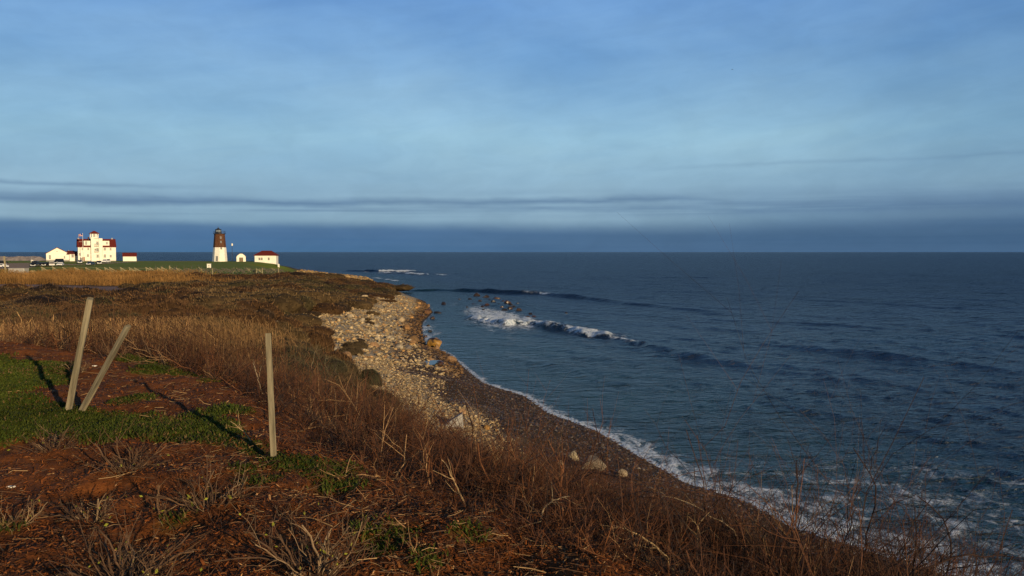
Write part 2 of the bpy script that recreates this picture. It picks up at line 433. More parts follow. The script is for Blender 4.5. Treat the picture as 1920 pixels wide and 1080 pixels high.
FOAM_PATCH = [(sea(880, 577), 3.2, .55), (sea(892, 584), 3.6, .8), (sea(905, 590), 3.8, .9), (sea(930, 597), 3.8, .95), (sea(955, 601), 3.4, .95), (sea(985, 606), 2.6, .9), (sea(945, 590), 3.0, .7), (sea(920, 578), 3.0, .35), (sea(960, 588), 2.4, .45), (sea(851, 571), 1.6, .6),
              (sea(800, 632), 1.5, .85), (sea(795, 617), 2.2, .8), (sea(812, 628), 1.8, .7), (sea(830, 646), 1.2, .5), (sea(1060, 589), 1.6, .4), (sea(1125, 783), 1.3, .50), (sea(1100, 779), 1.2, .45), (sea(1135, 795), .8, .55), (sea(1150, 781), .8, .4),
              (sea(835, 610), 1.5, .35), (sea(740, 514), 6, .45)]

def build_sea():
    ys = [-12.0]
    while ys[-1] < 30000: ys.append(ys[-1] + max(0.10, (abs(ys[-1]) + 4.0) * (0.0045 if ys[-1] < 450 else 0.012)))
    ys = np.array(ys)
    u = np.concatenate([np.linspace(-1.3, -0.40, 60)[:-1], np.linspace(-0.40, 0.66, 560)[:-1], np.linspace(0.66, 1.3, 40)])
    Y, U = np.meshgrid(ys, u, indexing='ij')
    X = U * (np.abs(Y) + 14.0)
    x, y = X.ravel(), Y.ravel()
    d = shore_d(x, y)                       # negative over the water
    off = -d
    step = (np.abs(y) + 6) * 0.0045
    z = np.zeros(len(x))
    shoal = sstep(off, 0, 14)
    r2 = np.random.default_rng(3)
    for k in range(30):
        lam = 1.15 * 1.165 ** k * (0.9 + 0.2 * r2.random())
        th = R(205 + 55 * (r2.random() - 0.5) * 1.5) if lam < 12 else R(212 + 22 * (r2.random() - 0.5))
        amp = 0.0115 * lam ** 0.72 * (1.55 if lam < 7 else 1.0)
        amp = min(amp, 0.10)
        kx, ky = math.cos(th) * 2 * math.pi / lam, math.sin(th) * 2 * math.pi / lam
        fade = sstep(lam / step, 4, 9)
        ph = x * kx + y * ky + r2.random() * 6.28 + 1.5 * (fbm(x / (lam * 3), y / (lam * 3), 60 + k, 2) - .5) * 3
        s = np.sin(ph)
        z += amp * fade * shoal * (1 - 1.6 * np.sqrt(np.abs(s) * .5 + .02)) * 0.9
    foam = np.zeros(len(x)); thick = np.zeros(len(x))
    for pts, h, wd, fo in SURF:
        P = np.array(pts)
        xa, xb, ya, yb = P[:, 0].min() - 25, P[:, 0].max() + 25, P[:, 1].min() - 25, P[:, 1].max() + 25
        sel = np.nonzero((x > xa) & (x < xb) & (y > ya) & (y < yb))[0]
        if not len(sel): continue
        sx, sy = x[sel], y[sel]
        jit = (fbm(sx * .12, sy * .12, 77, 3) - .5) * 2.4
        best = np.full(len(sel), 1e9); sgn = np.zeros(len(sel)); fv = np.zeros(len(sel)); ar = np.zeros(len(sel))
        tot = np.concatenate([[0], np.cumsum(np.hypot(*np.diff(P, axis=0).T))])
        for i in range(len(P) - 1):
            ax, ay = P[i]; dx, dy = P[i + 1] - P[i]; L = dx * dx + dy * dy
            t = np.clip(((sx - ax) * dx + (sy - ay) * dy) / L, 0, 1)
            q = np.hypot(sx - ax - t * dx, sy - ay - t * dy)
            mk = q < best
            best = np.where(mk, q, best)
            sgn = np.where(mk, np.sign(dx * (sy - ay) - dy * (sx - ax)), sgn)
            fv = np.where(mk, fo[i] * (1 - t) + fo[i + 1] * t, fv)
            ar = np.where(mk, tot[i] + t * math.sqrt(L), ar)
        e = best * sgn + jit * 0.5                     # >0 on the far (seaward) side
        endf = sstep(ar, 0, 6) * np.clip((tot[-1] - ar) / (.66 * tot[-1]), 0, 1) ** 1.25
        hh = h * endf * (0.55 + 0.9 * vnoise(ar * .22, ar * 0, 5)) * (1 - .25 * np.clip(fv, 0, 1))
        prof = np.where(e < 0, np.exp(-(e / (wd * 0.55)) ** 2), np.exp(-(e / (wd * 1.9)) ** 2))
        z[sel] += hh * prof
        ff = fv * np.where(e < 0, np.exp(-(e / (wd * 0.9)) ** 2), np.exp(-(e / (wd * 1.1)) ** 2)) * sstep(fv, 0.02, 0.3)
        brk = .70 + .60 * vnoise(ar * .35, ar * 0, 15) 
        foam[sel] = np.maximum(foam[sel], ff * brk)
        trail = np.clip(fv, 0, 1) * np.where(e > 0, np.exp(-(e / (wd * 4.5)) ** 2), 0) * .62
        foam[sel] = np.maximum(foam[sel], trail)
        z[sel] += np.clip(ff, 0, 1) * (fbm(sx * 1.1, sy * 1.1, 91, 4) - .40) * 1.0 * min(1, h)
    for (fx, fy), r, s in FOAM_PATCH:
        s *= .86
        q = np.hypot(x - fx, (y - fy) * np.clip(16 / fy, .14, .6))
        f = s * np.exp(-(q / r) ** 2)
        foam = np.maximum(foam, f)
        z += np.clip(f, 0, 1) * (fbm(x * 1.1, y * 1.1, 92, 4) - .45) * 0.14
    # swash along the shore
    wv = (fbm(x * .10, y * .10, 51, 3) - .5) * 2.2
    near = np.interp(y, [0, 30, 40, 50, 60, 80, 110, 150, 200, 400], [9, 8.5, 5.5, 3.0, 2.0, 1.1, 0.9, 0.7, 0.8, 2.0])
    sw = sstep(off + wv * .5, near, near * 0.12) * sstep(y, 480, 430)
    foam = np.maximum(foam, sw * np.interp(y, [0, 36, 60, 90, 200], [.64, .66, .64, .55, .45]))
    lip = np.exp(-((off - .15 - .5 * np.abs(wv) * .3) / 0.40) ** 2)
    foam = np.maximum(foam, lip * np.interp(y, [0, 60, 100, 200, 350], [1.0, .9, .6, .4, .4]))
    out = sstep(off, 24, 8) * sstep(y, 62, 32) * 0.53        # drifting foam streaks off the near shore
    foam = np.maximum(foam, out)
    z += sstep(off, 6, 0) * 0.02 * np.sin(off * 3)
    shallow = sstep(off, 26, 2)
    nr, nc = X.shape
    idx = np.arange(nr * nc).reshape(nr, nc)
    F = np.stack([idx[:-1, :-1], idx[:-1, 1:], idx[1:, 1:], idx[1:, :-1]], -1).reshape(-1, 4)
    F = F[(d[F].min(1) < 3.0)]
    used, inv = np.unique(F.ravel(), return_inverse=True)
    m = bpy.data.materials.new('sea_water'); m.use_nodes = True
    t = m.node_tree; t.nodes.clear(); q = NT(t)
    pos = q.n('ShaderNodeNewGeometry').outputs['Position']
    rot = q.n('ShaderNodeMapping'); q.put(rot.inputs['Vector'], pos); rot.inputs['Rotation'].default_value = (0, 0, R(-25)); rot.inputs['Scale'].default_value = (0.55, 1.25, 1.0)
    n1 = q.noise(rot.outputs[0], 0.55, 4.0, 0.62, 0.4); n2 = q.noise(rot.outputs[0], 2.3, 4.0, 0.6, 0.3); n3 = q.noise(rot.outputs[0], 0.09, 3.0, 0.5)
    b1 = q.n('ShaderNodeBump'); b1.inputs['Strength'].default_value = 1.0; b1.inputs['Distance'].default_value = 1.5; q.put(b1.inputs['Height'], n1)
    b2 = q.n('ShaderNodeBump'); b2.inputs['Strength'].default_value = 1.0; b2.inputs['Distance'].default_value = 0.32; q.put(b2.inputs['Height'], n2); q.put(b2.inputs['Normal'], b1.outputs[0])
    sh = attr(q, 'shallow', False); fo = attr(q, 'foam', False)
    wc = q.mix(sh, (0.002, 0.014, 0.048), (0.005, 0.030, 0.042))
    wc = q.mix(q.smooth(n3, .4, .62, 0, .5), wc, (0.003, 0.010, 0.020))
    wb_ = q.n('ShaderNodeBsdfPrincipled'); q.put(wb_.inputs['Base Color'], wc); q.put(wb_.inputs['Roughness'], q.smooth(attr(q, 'swell', False), 0.0, 1.0, 0.20, 0.36)); wb_.inputs['IOR'].default_value = 1.33; wb_.inputs['Specular IOR Level'].default_value = 0.26
    q.put(wb_.inputs['Normal'], b2.outputs[0])
    fp = q.n('ShaderNodeMapping'); q.put(fp.inputs['Vector'], pos); fp.inputs['Rotation'].default_value = (0, 0, R(-20)); fp.inputs['Scale'].default_value = (1, 0.75, 1)
    f1 = q.noise(fp.outputs[0], 0.9, 6.0, 0.68, 0.9); f2 = q.noise(fp.outputs[0], 5.0, 4.0, 0.65, 0.5)
    fn = q.m('ADD', q.m('MULTIPLY', f1, 0.8), q.m('MULTIPLY', f2, 0.2))
    lace = q.m('ABSOLUTE', q.m('SUBTRACT', q.noise(fp.outputs[0], 1.3, 3.0, 0.6, 1.2), 0.5))      # thin curling lines
    lacey = q.smooth(lace, 0.05, 0.0)
    thr = q.m('SUBTRACT', 0.98, q.m('MULTIPLY', fo, 0.74))
    msk = q.smooth(fn, q.m('SUBTRACT', thr, 0.10), q.m('ADD', thr, 0.10))
    msk = q.m('MAXIMUM', msk, q.m('MULTIPLY', lacey, q.m('MULTIPLY', q.smooth(fo, 0.32, 0.62), q.smooth(f1, .40, .62, 0.0, .55))))
    fb = q.n('ShaderNodeBsdfPrincipled'); q.put(fb.inputs['Base Color'], q.mix(q.smooth(f2, .36, .62), (0.42, 0.52, 0.58), (0.86, 0.88, 0.88))); fb.inputs['Roughness'].default_value = 0.8
    bb = q.n('ShaderNodeBump'); bb.inputs['Strength'].default_value = 0.7; bb.inputs['Distance'].default_value = 0.25; q.put(bb.inputs['Height'], fn); q.put(fb.inputs['Normal'], bb.outputs[0])
    mx = q.n('ShaderNodeMixShader'); q.put(mx.inputs[0], msk); t.links.new(wb_.outputs[0], mx.inputs[1]); t.links.new(fb.outputs[0], mx.inputs[2])
    out_ = q.n('ShaderNodeOutputMaterial'); t.links.new(mx.outputs[0], out_.inputs[0])
    P = np.stack([x, y, z], -1)
    o = mesh_np('sea', P[used], inv.reshape(-1, 4), m, smooth=True, floats={'foam': foam[used], 'shallow': shallow[used], 'swell': sstep(np.log(np.maximum(y[used], 1)), math.log(32), math.log(420))})
    tag(o, kind='structure')
build_sea()
# ================================================================ shape builder
class MB:
    def __init__(s): s.V = []; s.F = {}; s.n = 0
    def add(s, V, F):
        V = np.asarray(V, float).reshape(-1, 3)
        for f in F: s.F.setdefault(len(f), []).append([i + s.n for i in f])
        s.V.append(V); s.n += len(V); return s
    def box(s, x0, x1, y0, y1, z0, z1):
        V = [(x, y, z) for z in (z0, z1) for y in (y0, y1) for x in (x0, x1)]
        return s.add(V, [(0, 2, 3, 1), (4, 5, 7, 6), (0, 1, 5, 4), (2, 6, 7, 3), (0, 4, 6, 2), (1, 3, 7, 5)])
    def prism(s, prof, y0, y1):
        """profile of (x, z) points, counter-clockwise seen from -y, run from y0 to y1"""
        n = len(prof)
        V = [(x, y0, z) for x, z in prof] + [(x, y1, z) for x, z in prof]
        F = [tuple(range(n)), tuple(range(2 * n - 1, n - 1, -1))] + [(i, i + n, (i + 1) % n + n, (i + 1) % n) for i in range(n)]
        return s.add(V, F)
    def prism_x(s, prof, x0, x1):
        """profile of (y, z) points run along x"""
        n = len(prof)
        V = [(x0, y, z) for y, z in prof] + [(x1, y, z) for y, z in prof]
        F = [tuple(range(n)), tuple(range(2 * n - 1, n - 1, -1))] + [(i, i + n, (i + 1) % n + n, (i + 1) % n) for i in range(n)]
        return s.add(V, F)
    def lathe(s, prof, n=8, rot=0.0, cx=0, cy=0):
        V = []
        for r, z in prof:
            for k in range(n):
                a = rot + 2 * math.pi * k / n
                V.append((cx + r * math.cos(a), cy + r * math.sin(a), z))
        F = []
        for i in range(len(prof) - 1):
            for k in range(n):
                F.append((i * n + k, i * n + (k + 1) % n, (i + 1) * n + (k + 1) % n, (i + 1) * n + k))
        F.append(tuple(range(n - 1, -1, -1))); F.append(tuple(range((len(prof) - 1) * n, len(prof) * n)))
        return s.add(V, F)
    def bar(s, a, b, w, h=None):
        """square bar between two points"""
        a = Vector(a); b = Vector(b); d = (b - a).normalized(); h = h or w
        up = Vector((0, 0, 1)) if abs(d.z) < .9 else Vector((0, 1, 0))
        u = d.cross(up).normalized(); v = u.cross(d)
        V = [p + u * (sx * w / 2) + v * (sy * h / 2) for p in (a, b) for sx, sy in ((-1, -1), (1, -1), (1, 1), (-1, 1))]
        return s.add([tuple(p) for p in V], [(3, 2, 1, 0), (4, 5, 6, 7)] + [(i, (i + 1) % 4, (i + 1) % 4 + 4, i + 4) for i in range(4)])
    def build(s, name, m, parent=None, bevel=0.0, smooth=False):
        o = mesh_np(name, np.concatenate(s.V), [np.array(f) for f in s.F.values()], m, parent, smooth)
        bm = bmesh.new(); bm.from_mesh(o.data); bmesh.ops.recalc_face_normals(bm, faces=bm.faces); bm.to_mesh(o.data); bm.free()
        if bevel:
            b = o.modifiers.new('bevel', 'BEVEL'); b.width = bevel; b.segments = 2
        return o

M_WHITE = mat('white_wall_paint', (0.80, 0.75, 0.63), 0.6, 0.8, 0.10, spec=0.3)
M_RED = mat('red_roof_shingle', (0.135, 0.016, 0.009), 0.8, 3.0, 0.35, bump=0.3, bscale=9)
M_PANE = mat('window_pane', (0.20, 0.19, 0.17), 0.2, 1.0, 0.2, spec=0.5)
M_FRAME = mat('window_frame', (0.55, 0.52, 0.46), 0.6, 2.0, 0.1)
M_BROWN = mat('brown_stone', (0.098, 0.040, 0.018), 0.85, 2.2, 0.4, bump=0.4, bscale=5)
M_DARK = mat('black_metal', (0.02, 0.02, 0.024), 0.45, 3.0, 0.2, spec=0.5)
M_GREY = mat('grey_concrete', (0.33, 0.31, 0.28), 0.85, 1.5, 0.2, bump=0.2)
M_TIMBER = mat('weathered_timber', (0.30, 0.25, 0.14), 0.8, 6.0, 0.35, bump=0.4)
M_GLASS = mat('lantern_glass', (0.22, 0.25, 0.27), 0.08, 1.0, 0.05, spec=0.6)
M_DOORB = mat('brown_door', (0.16, 0.11, 0.06), 0.7, 3.0, 0.2)
M_RUST = mat('rust_brown_door', (0.26, 0.09, 0.04), 0.7, 3.0, 0.2)

def window(parent, x, z, y, w=0.9, h=1.3):
    """frame standing 4 cm proud of the wall face at y, its pane a sub-part"""
    f = MB(); t = .09
    f.box(x - w / 2, x - w / 2 + t, y - .06, y + .02, z - h / 2, z + h / 2); f.box(x + w / 2 - t, x + w / 2, y - .06, y + .02, z - h / 2, z + h / 2)
    f.box(x - w / 2 + t, x + w / 2 - t, y - .06, y + .02, z + h / 2 - t, z + h / 2); f.box(x - w / 2 + t, x + w / 2 - t, y - .08, y + .02, z - h / 2, z - h / 2 + t)
    f.box(x - w / 2 + t, x + w / 2 - t, y - .05, y + .01, z - .03, z + .03)
    fo = f.build('window', M_FRAME, parent)
    MB().box(x - w / 2 + t, x + w / 2 - t, y - .025, y + .005, z - h / 2 + t, z + h / 2 - t).build('pane', M_PANE, fo)

def root_at(name, px, depth, label, cat, rz=0.0, group=None, face=True):
    p = at(px, 490, depth)
    if face: rz = rz - math.atan2(p[0], depth)          # fronts look back along the shore
    o = empty(name, (p[0], depth, hz(p[0], depth)), rz)
    return tag(o, label, cat, group)

# ---------------------------------------------------------------- the coast guard station
s = 395 / FPX
st = root_at('station_building', 182, 395, 'large white three storey station building with red roof and square watch tower', 'building', R(3))
CT = math.cos(math.atan(778 / FPX))
X = lambda px: (px - 182) * s * CT
Z = lambda py: (491 - py) * s
mw = MB().box(X(147), X(218), 0, 9.5, -1, Z(464.2)); mw.build('wall', M_WHITE, st)
MB().box(X(147) - .03, X(218) + .03, -.05, 9.55, -1, .35).build('foundation', M_GREY, st)
ze, zr = Z(464.2), Z(450)
rf = MB().prism_x([(-.45, ze - .12), (4.75, zr), (9.95, ze - .12), (9.95, ze + .10), (4.75, zr + .26), (-.45, ze + .10)], X(145.6), X(219.2)).build('roof', M_RED, st)
MB().prism_x([(0, ze), (9.5, ze), (4.75, zr - .05)], X(147), X(218)).build('gable_wall', M_WHITE, st)
for a, b, wx, wh in ((158, 171.2, 162.3, 1.7), (192.5, 206, 201.3, 1.2)):
    dm = MB().box(X(a), X(b), .35, 4.2, Z(463.3), Z(452.6)).build('dormer', M_WHITE, st)
    MB().box(X(a) - .15, X(b) + .15, .1, 4.4, Z(452.6), Z(451.9)).build('dormer_roof', M_RED, dm)
    window(st, X(wx), Z(457), .35, .85, wh)
tw = MB().box(X(171), X(176.6), -1.6, 3.2, -1, Z(448.2)).box(X(176.6), X(186), -1.0, 3.2, -1, Z(448.6)).box(X(186), X(192.5), -1.6, 3.2, -1, Z(448.2)).build('tower', M_WHITE, st)
for pz in (462.3, 473.2):
    bl = MB().box(X(177.0), X(185.4), -1.9, -1.0, Z(pz + .5), Z(pz - .1)).build('balcony', M_GREY, st)
    rl = MB()
    for k in range(7): xx = X(177.2) + k * (X(185.2) - X(177.2)) / 6; rl.box(xx - .02, xx + .02, -1.88, -1.84, Z(pz - .1), Z(pz - 4))
    rl.box(X(177), X(185.4), -1.89, -1.83, Z(pz - 4), Z(pz - 4.3)); rl.build('railing', M_DARK, bl)
for pz in (457, 468.8, 481.3): window(st, X(183), Z(pz), -1.0, 1.0, 1.5)
window(st, X(179), Z(469), -1.0, .6, 1.0)
for px, py, w_, h_ in ((197, 468.2, 1.0, 1.4), (208, 468.2, .9, 1.3), (197, 481.2, 1.0, 1.6), (208, 481.5, .9, 1.3), (150.3, 478, .8, 1.2), (165.2, 480.3, .9, 1.3), (155.5, 468, .8, 1.2), (166, 468, .8, 1.2)):
    window(st, X(px), Z(py), 0.0, w_, h_)
MB().box(X(150.4), X(154.3), -.12, .02, .2, Z(484.2)).build('door', M_PANE, st)
dr = MB().box(X(155), X(159), -.9, .02, .36, Z(483)).build('porch_door', M_RUST, st)
MB().box(X(205), X(207.4), -.08, .02, .36, Z(486)).build('door', M_FRAME, st)
cu = MB().box(X(169.6), X(171), -1.7, -1.35, Z(448.2), Z(439)).box(X(183.8), X(185.2), -1.7, -1.35, Z(448.2), Z(439)).box(X(172.6), X(182.2), -1.5, 1.6, Z(448.2), Z(439)).box(X(169.6), X(171), 1.3, 1.7, Z(448.2), Z(439)).box(X(183.8), X(185.2), 1.3, 1.7, Z(448.2), Z(439)).box(X(169.6), X(185.2), -1.7, 1.7, Z(448.6), Z(446.8)).build('cupola', M_WHITE, st)
cr = MB(); cx, r_ = X(177.4), (X(187.2) - X(167.6)) / 2
cr.add([(cx - r_, -r_, Z(439)), (cx + r_, -r_, Z(439)), (cx + r_, r_, Z(439)), (cx - r_, r_, Z(439)), (cx - .3, -.3, Z(434.3)), (cx + .3, -.3, Z(434.3)), (cx + .3, .3, Z(434.3)), (cx - .3, .3, Z(434.3)), (cx - r_, -r_, Z(439.5)), (cx + r_, -r_, Z(439.5)), (cx + r_, r_, Z(439.5)), (cx - r_, r_, Z(439.5))],
       [(0, 1, 5, 4), (1, 2, 6, 5), (2, 3, 7, 6), (3, 0, 4, 7), (4, 5, 6, 7), (8, 11, 10, 9), (8, 9, 1, 0), (9, 10, 2, 1), (10, 11, 3, 2), (11, 8, 0, 3)])
cr.build('cupola_roof', M_RED, st)
window(st, X(177.3), Z(443), -1.5, 1.0, 1.4)
for px in (149.0, 212.5): MB().box(X(px) - .3, X(px) + .3, 4.5, 5.1, zr - .2, zr + .75).build('chimney', M_GREY, st)
MB().box(X(165.8), X(168.4), 2.2, 3.0, ze, Z(445.5)).build('chimney', M_BROWN, st)
for px in (171, 192.6): MB().bar((X(px) + (.08 if px > 180 else -.08), -.08, .3), (X(px) + (.08 if px > 180 else -.08), -.08, Z(464.6)), .10).build('downpipe', M_DARK, st)

# ---------------------------------------------------------------- boathouse with front gable
bh = root_at('boathouse', 108, 396, 'low white gabled building left of the tall station', 'building')
X = lambda px: (px - 108) * s * CT
Z = lambda py: (492 - py) * s
MB().prism([(X(87.2), -1), (X(131), -1), (X(131), Z(478.2)), (X(107.5), Z(466.6)), (X(87.2), Z(477.4))], 0, 15).build('wall', M_WHITE, bh)
MB().box(X(87.2) - .04, X(131) + .02, -.05, 15.05, -1, .7).build('foundation', M_GREY, bh)
MB().prism([(X(85.6), Z(478.4)), (X(107.5), Z(466.6)), (X(132.6), Z(478.9)), (X(132.6), Z(478.1)), (X(107.5), Z(465.6)), (X(85.6), Z(477.5))], -.35, 15.4).build('roof', M_RED, bh)
MB().prism([(X(105.6), Z(474.4)), (X(109.2), Z(474.4)), (X(108.4), Z(473.4)), (X(106.4), Z(473.4))], -.06, .02).build('vent', M_GREY, bh)
window(bh, X(94), Z(484.3), 0, .85, 2.0); window(bh, X(121), Z(484.8), 0, .6, 1.3)
MB().box(X(101), X(114), -.05, .01, .5, Z(481.5)).build('garage_door', M_WHITE, bh)
lk = root_at('link_building', 137, 398, 'small white flat-fronted wing with red roof joining boathouse and station', 'building')
X = lambda px: (px - 137) * s * CT
Z = lambda py: (491.5 - py) * s
MB().box(X(130.6), X(140), 0, 6, -1, Z(478)).box(X(140.05), X(146.6), 1.2, 6, -1, Z(481.2)).build('wall', M_WHITE, lk)
MB().prism_x([(-.3, Z(478.2)), (5.6, Z(472.4)), (6.3, Z(473.2)), (6.3, Z(472.2)), (5.6, Z(471.6)), (-.3, Z(477.4))], X(125.5), X(140.2)).prism_x([(.8, Z(481.4)), (5.0, Z(473.3)), (6.2, Z(474)), (6.2, Z(472.7)), (5.0, Z(472.6)), (.8, Z(480.4))], X(140.25), X(146.8)).build('roof', M_RED, lk)
window(lk, X(136.4), Z(481.6), 0, 1.1, 1.5)
MB().box(X(129), X(129.8), 5.2, 5.6, Z(473), Z(470.4)).build('chimney', M_GREY, lk)
# ---------------------------------------------------------------- small shed with red roof
sh = root_at('shed', 243, 398, 'little white shed with plain red roof on the lawn edge right of the station', 'shed')
X = lambda px: (px - 243) * s * CT
Z = lambda py: (490.2 - py) * s
MB().box(X(230.4), X(256), 0, 4.6, -1, Z(481)).build('wall', M_WHITE, sh)
MB().prism_x([(-.4, Z(481.2)), (2.3, Z(475.2)), (5.0, Z(481.2)), (5.0, Z(480.2)), (2.3, Z(474.3)), (-.4, Z(480.2))], X(229.2), X(257.2)).build('roof', M_RED, sh)
MB().prism_x([(0, Z(481)), (4.6, Z(481)), (2.3, Z(475.4))], X(230.4), X(256)).build('gable_wall', M_WHITE, sh)
MB().box(X(255), X(257), .6, 3, 0, Z(485)).build('side_annex', M_GREY, sh)

# ---------------------------------------------------------------- the lighthouse
s = 388 / FPX
lh = root_at('lighthouse', 412.3, 388, 'octagonal lighthouse with brown upper half, white lower half and black lantern', 'lighthouse', face=False)
Z = lambda py: (490.3 - py) * s
rot = R(-71.1 - 2)
OCT = math.cos(math.pi / 8)
rad = lambda py: (2.28 + (3.30 - 2.28) * (py - 438.5) / (490 - 438.5))
MB().lathe([(rad(493), -.7), (rad(464), Z(464))], 8, rot).build('white_tower', M_WHITE, lh)
MB().lathe([(rad(464) + .02, Z(464)), (rad(440.2), Z(440.2))], 8, rot).build('brown_tower', M_BROWN, lh)
MB().lathe([(rad(440), Z(440.2)), (rad(440) + .1, Z(439.6)), (rad(440) + .1, Z(439)), (rad(440) - .2, Z(439))], 8, rot).build('cornice', M_BROWN, lh)
MB().lathe([(2.6, Z(439)), (2.75, Z(438.6)), (2.75, Z(438.0)), (1.3, Z(438.0))], 8, rot).build('gallery', M_DARK, lh)
gr = MB()
for k in range(16):
    a = rot + 2 * math.pi * k / 16; rr = 2.66 * (1 if k % 2 == 0 else OCT)
    gr.bar((rr * math.cos(a), rr * math.sin(a), Z(438)), (rr * math.cos(a), rr * math.sin(a), Z(433.7)), .055)
for zz in (Z(433.7), Z(435.8)):
    for k in range(8):
        a = rot + 2 * math.pi * k / 8; b = a + 2 * math.pi / 8
        gr.bar((2.66 * math.cos(a), 2.66 * math.sin(a), zz), (2.66 * math.cos(b), 2.66 * math.sin(b), zz), .05)
gr.build('gallery_railing', M_DARK, lh)
LX = -.55
ln = MB().lathe([(1.42, Z(438)), (1.42, Z(435.3))], 8, rot, LX).build('lantern_base', M_DARK, lh)
lg = MB().lathe([(1.22, Z(435.3)), (1.22, Z(431.3))], 8, rot, LX).build('lantern_glass', M_GLASS, lh)
for k in range(8):
    lm = MB(); a = rot + 2 * math.pi * k / 8; lm.bar((LX + 1.25 * math.cos(a), 1.25 * math.sin(a), Z(435.3)), (LX + 1.25 * math.cos(a), 1.25 * math.sin(a), Z(431.3)), .09)
    lm.build('lantern_mullion', M_DARK, lh)
MB().lathe([(1.55, Z(431.3)), (1.5, Z(430.9)), (.75, Z(429.3)), (.28, Z(428.2)), (.26, Z(427.5)), (.12, Z(427.2)), (.05, Z(424.9)), (.02, Z(424.6))], 12, rot, LX).build('lantern_roof', M_DARK, lh)
def on_face(k, z, w, h, name, m, dx=0.0, proud=.05):
    """a slab lying on face k of the tapered octagon, its middle at height z"""
    a = rot + 2 * math.pi * (k + .5) / 8
    py = 490.3 - z / s; rr = rad(py) * OCT + proud
    n = Vector((math.cos(a), math.sin(a), 0)); t = Vector((-math.sin(a), math.cos(a), 0)); lean = (rad(490) - rad(440)) / (50 * s) * OCT
    b = MB(); V = []
    for dn in (proud, -.25):
        for dz, dt in ((-h / 2, -w / 2), (-h / 2, w / 2), (h / 2, w / 2), (h / 2, -w / 2)):
            p = n * (rr + dn - dz * lean) + t * (dt + dx); V.append((p.x, p.y, z + dz))
    b.add(V, [(0, 1, 2, 3), (7, 6, 5, 4), (0, 4, 5, 1), (1, 5, 6, 2), (2, 6, 7, 3), (3, 7, 4, 0)])
    return b.build(name, m, lh)
# the face nearest the camera points to -y
kl, kr = 7, 0                                   # the two faces that meet at the corner nearest the shore path
on_face(kl, Z(485), 1.05, 2.3, 'door', M_PANE)
on_face(kr, Z(446), .75, 1.1, 'window', M_PANE, -.3); on_face(kr, Z(454), .7, 1.0, 'window', M_PANE, -.3)
on_face(kr, Z(465.8), .8, 1.0, 'window', M_PANE, -.3)
# ---------------------------------------------------------------- oil house, fog signal house, small things on the knoll
s = 384 / FPX
oh = root_at('oil_house', 452.2, 384, 'tiny white house with rounded gable and brown double doors beside the lighthouse', 'shed')
W = 8.7 * s * .95; Z = lambda py: (493 - py) * s
MB().prism([(-W, -.8), (W, -.8), (W, Z(484)), (W * .72, Z(481.2)), (W * .25, Z(478.4)), (-W * .25, Z(478.4)), (-W * .72, Z(481.2)), (-W, Z(484))], 0, 4.5).build('wall', M_WHITE, oh)
MB().prism([(W, Z(484)), (W + .16, Z(484)), (W * .8, Z(480.7)), (W * .27, Z(477.7)), (-W * .27, Z(477.7)), (-W * .8, Z(480.7)), (-W - .16, Z(484)), (-W, Z(484)), (-W * .72, Z(481.2)), (-W * .25, Z(478.4)), (W * .25, Z(478.4)), (W * .72, Z(481.2))], .1, 4.7).build('roof', M_DOORB, oh)
for q in (-1, 1): MB().box(.02 if q > 0 else -.85, .85 if q > 0 else -.02, -.05, .02, 0, Z(485.4)).build('door', M_DOORB, oh)
s = 378 / FPX
fh = root_at('fog_signal_house', 497.6, 378, 'square white house with low red hipped roof at the seaward end of the lawn', 'house', R(-8))
X = lambda px: (px - 497.6) * s * .96
Z = lambda py: (497 - py) * s
MB().box(X(477.4), X(518), 0, 7.5, -1.2, Z(483)).build('wall', M_WHITE, fh)
hr = MB(); e = .45
hr.add([(X(477.4) - e, -e, Z(483.2)), (X(518) + e, -e, Z(483.2)), (X(518) + e, 7.5 + e, Z(483.2)), (X(477.4) - e, 7.5 + e, Z(483.2)), (X(489), 3.6, Z(474)), (X(507), 3.6, Z(474)), (X(507), 3.9, Z(474)), (X(489), 3.9, Z(474)),
        (X(477.4) - e, -e, Z(482.4)), (X(518) + e, -e, Z(482.4)), (X(518) + e, 7.5 + e, Z(482.4)), (X(477.4) - e, 7.5 + e, Z(482.4))],
       [(0, 3, 2, 1), (0, 1, 9, 8), (1, 2, 10, 9), (2, 3, 11, 10), (3, 0, 8, 11), (8, 9, 5, 4), (9, 10, 6, 5), (10, 11, 7, 6), (11, 8, 4, 7), (4, 5, 6, 7)])
hr.build('roof', M_RED, fh)
for px in (486.5, 490.8, 504): window(fh, X(px), Z(489.3), 0, .85, 1.2)
lp = root_at('lamp_post', 435.6, 383, 'thin dark pole with white lamp head between lighthouse and oil house', 'lamp post')
MB().lathe([(.11, -.3), (.08, 7.0)], 8).build('pole', M_DARK, lp)
MB().lathe([(.10, 7.0), (.34, 7.15), (.38, 7.9), (.30, 8.1), (.05, 8.2)], 10).build('lamp_head', M_WHITE, lp)
s = 330 / FPX
g = ground(392, 502)
wbx = tag(empty('utility_box', g, R(10)), 'white boxy cabinet standing alone on the green knoll', 'utility box')
MB().box(-.62, .62, -.5, .5, -.3, 1.25).build('cabinet', M_WHITE, wbx, bevel=.08); MB().box(-.68, .68, -.56, .56, 1.25, 1.33).build('lid', M_WHITE, wbx); MB().box(-.1, .22, -.54, -.49, .35, .9).build('plate', M_GREY, wbx)
g = ground(522.5, 501)
wp = tag(empty('marker_post', g), 'short white marker post at the end of the lawn', 'post')
MB().box(-.35, .35, -.25, .25, -.3, 1.2).build('shaft', M_WHITE, wp, bevel=.05); MB().prism([(-.38, 1.2), (.38, 1.2), (0, 1.42)], -.28, .28).build('cap', M_WHITE, wp)
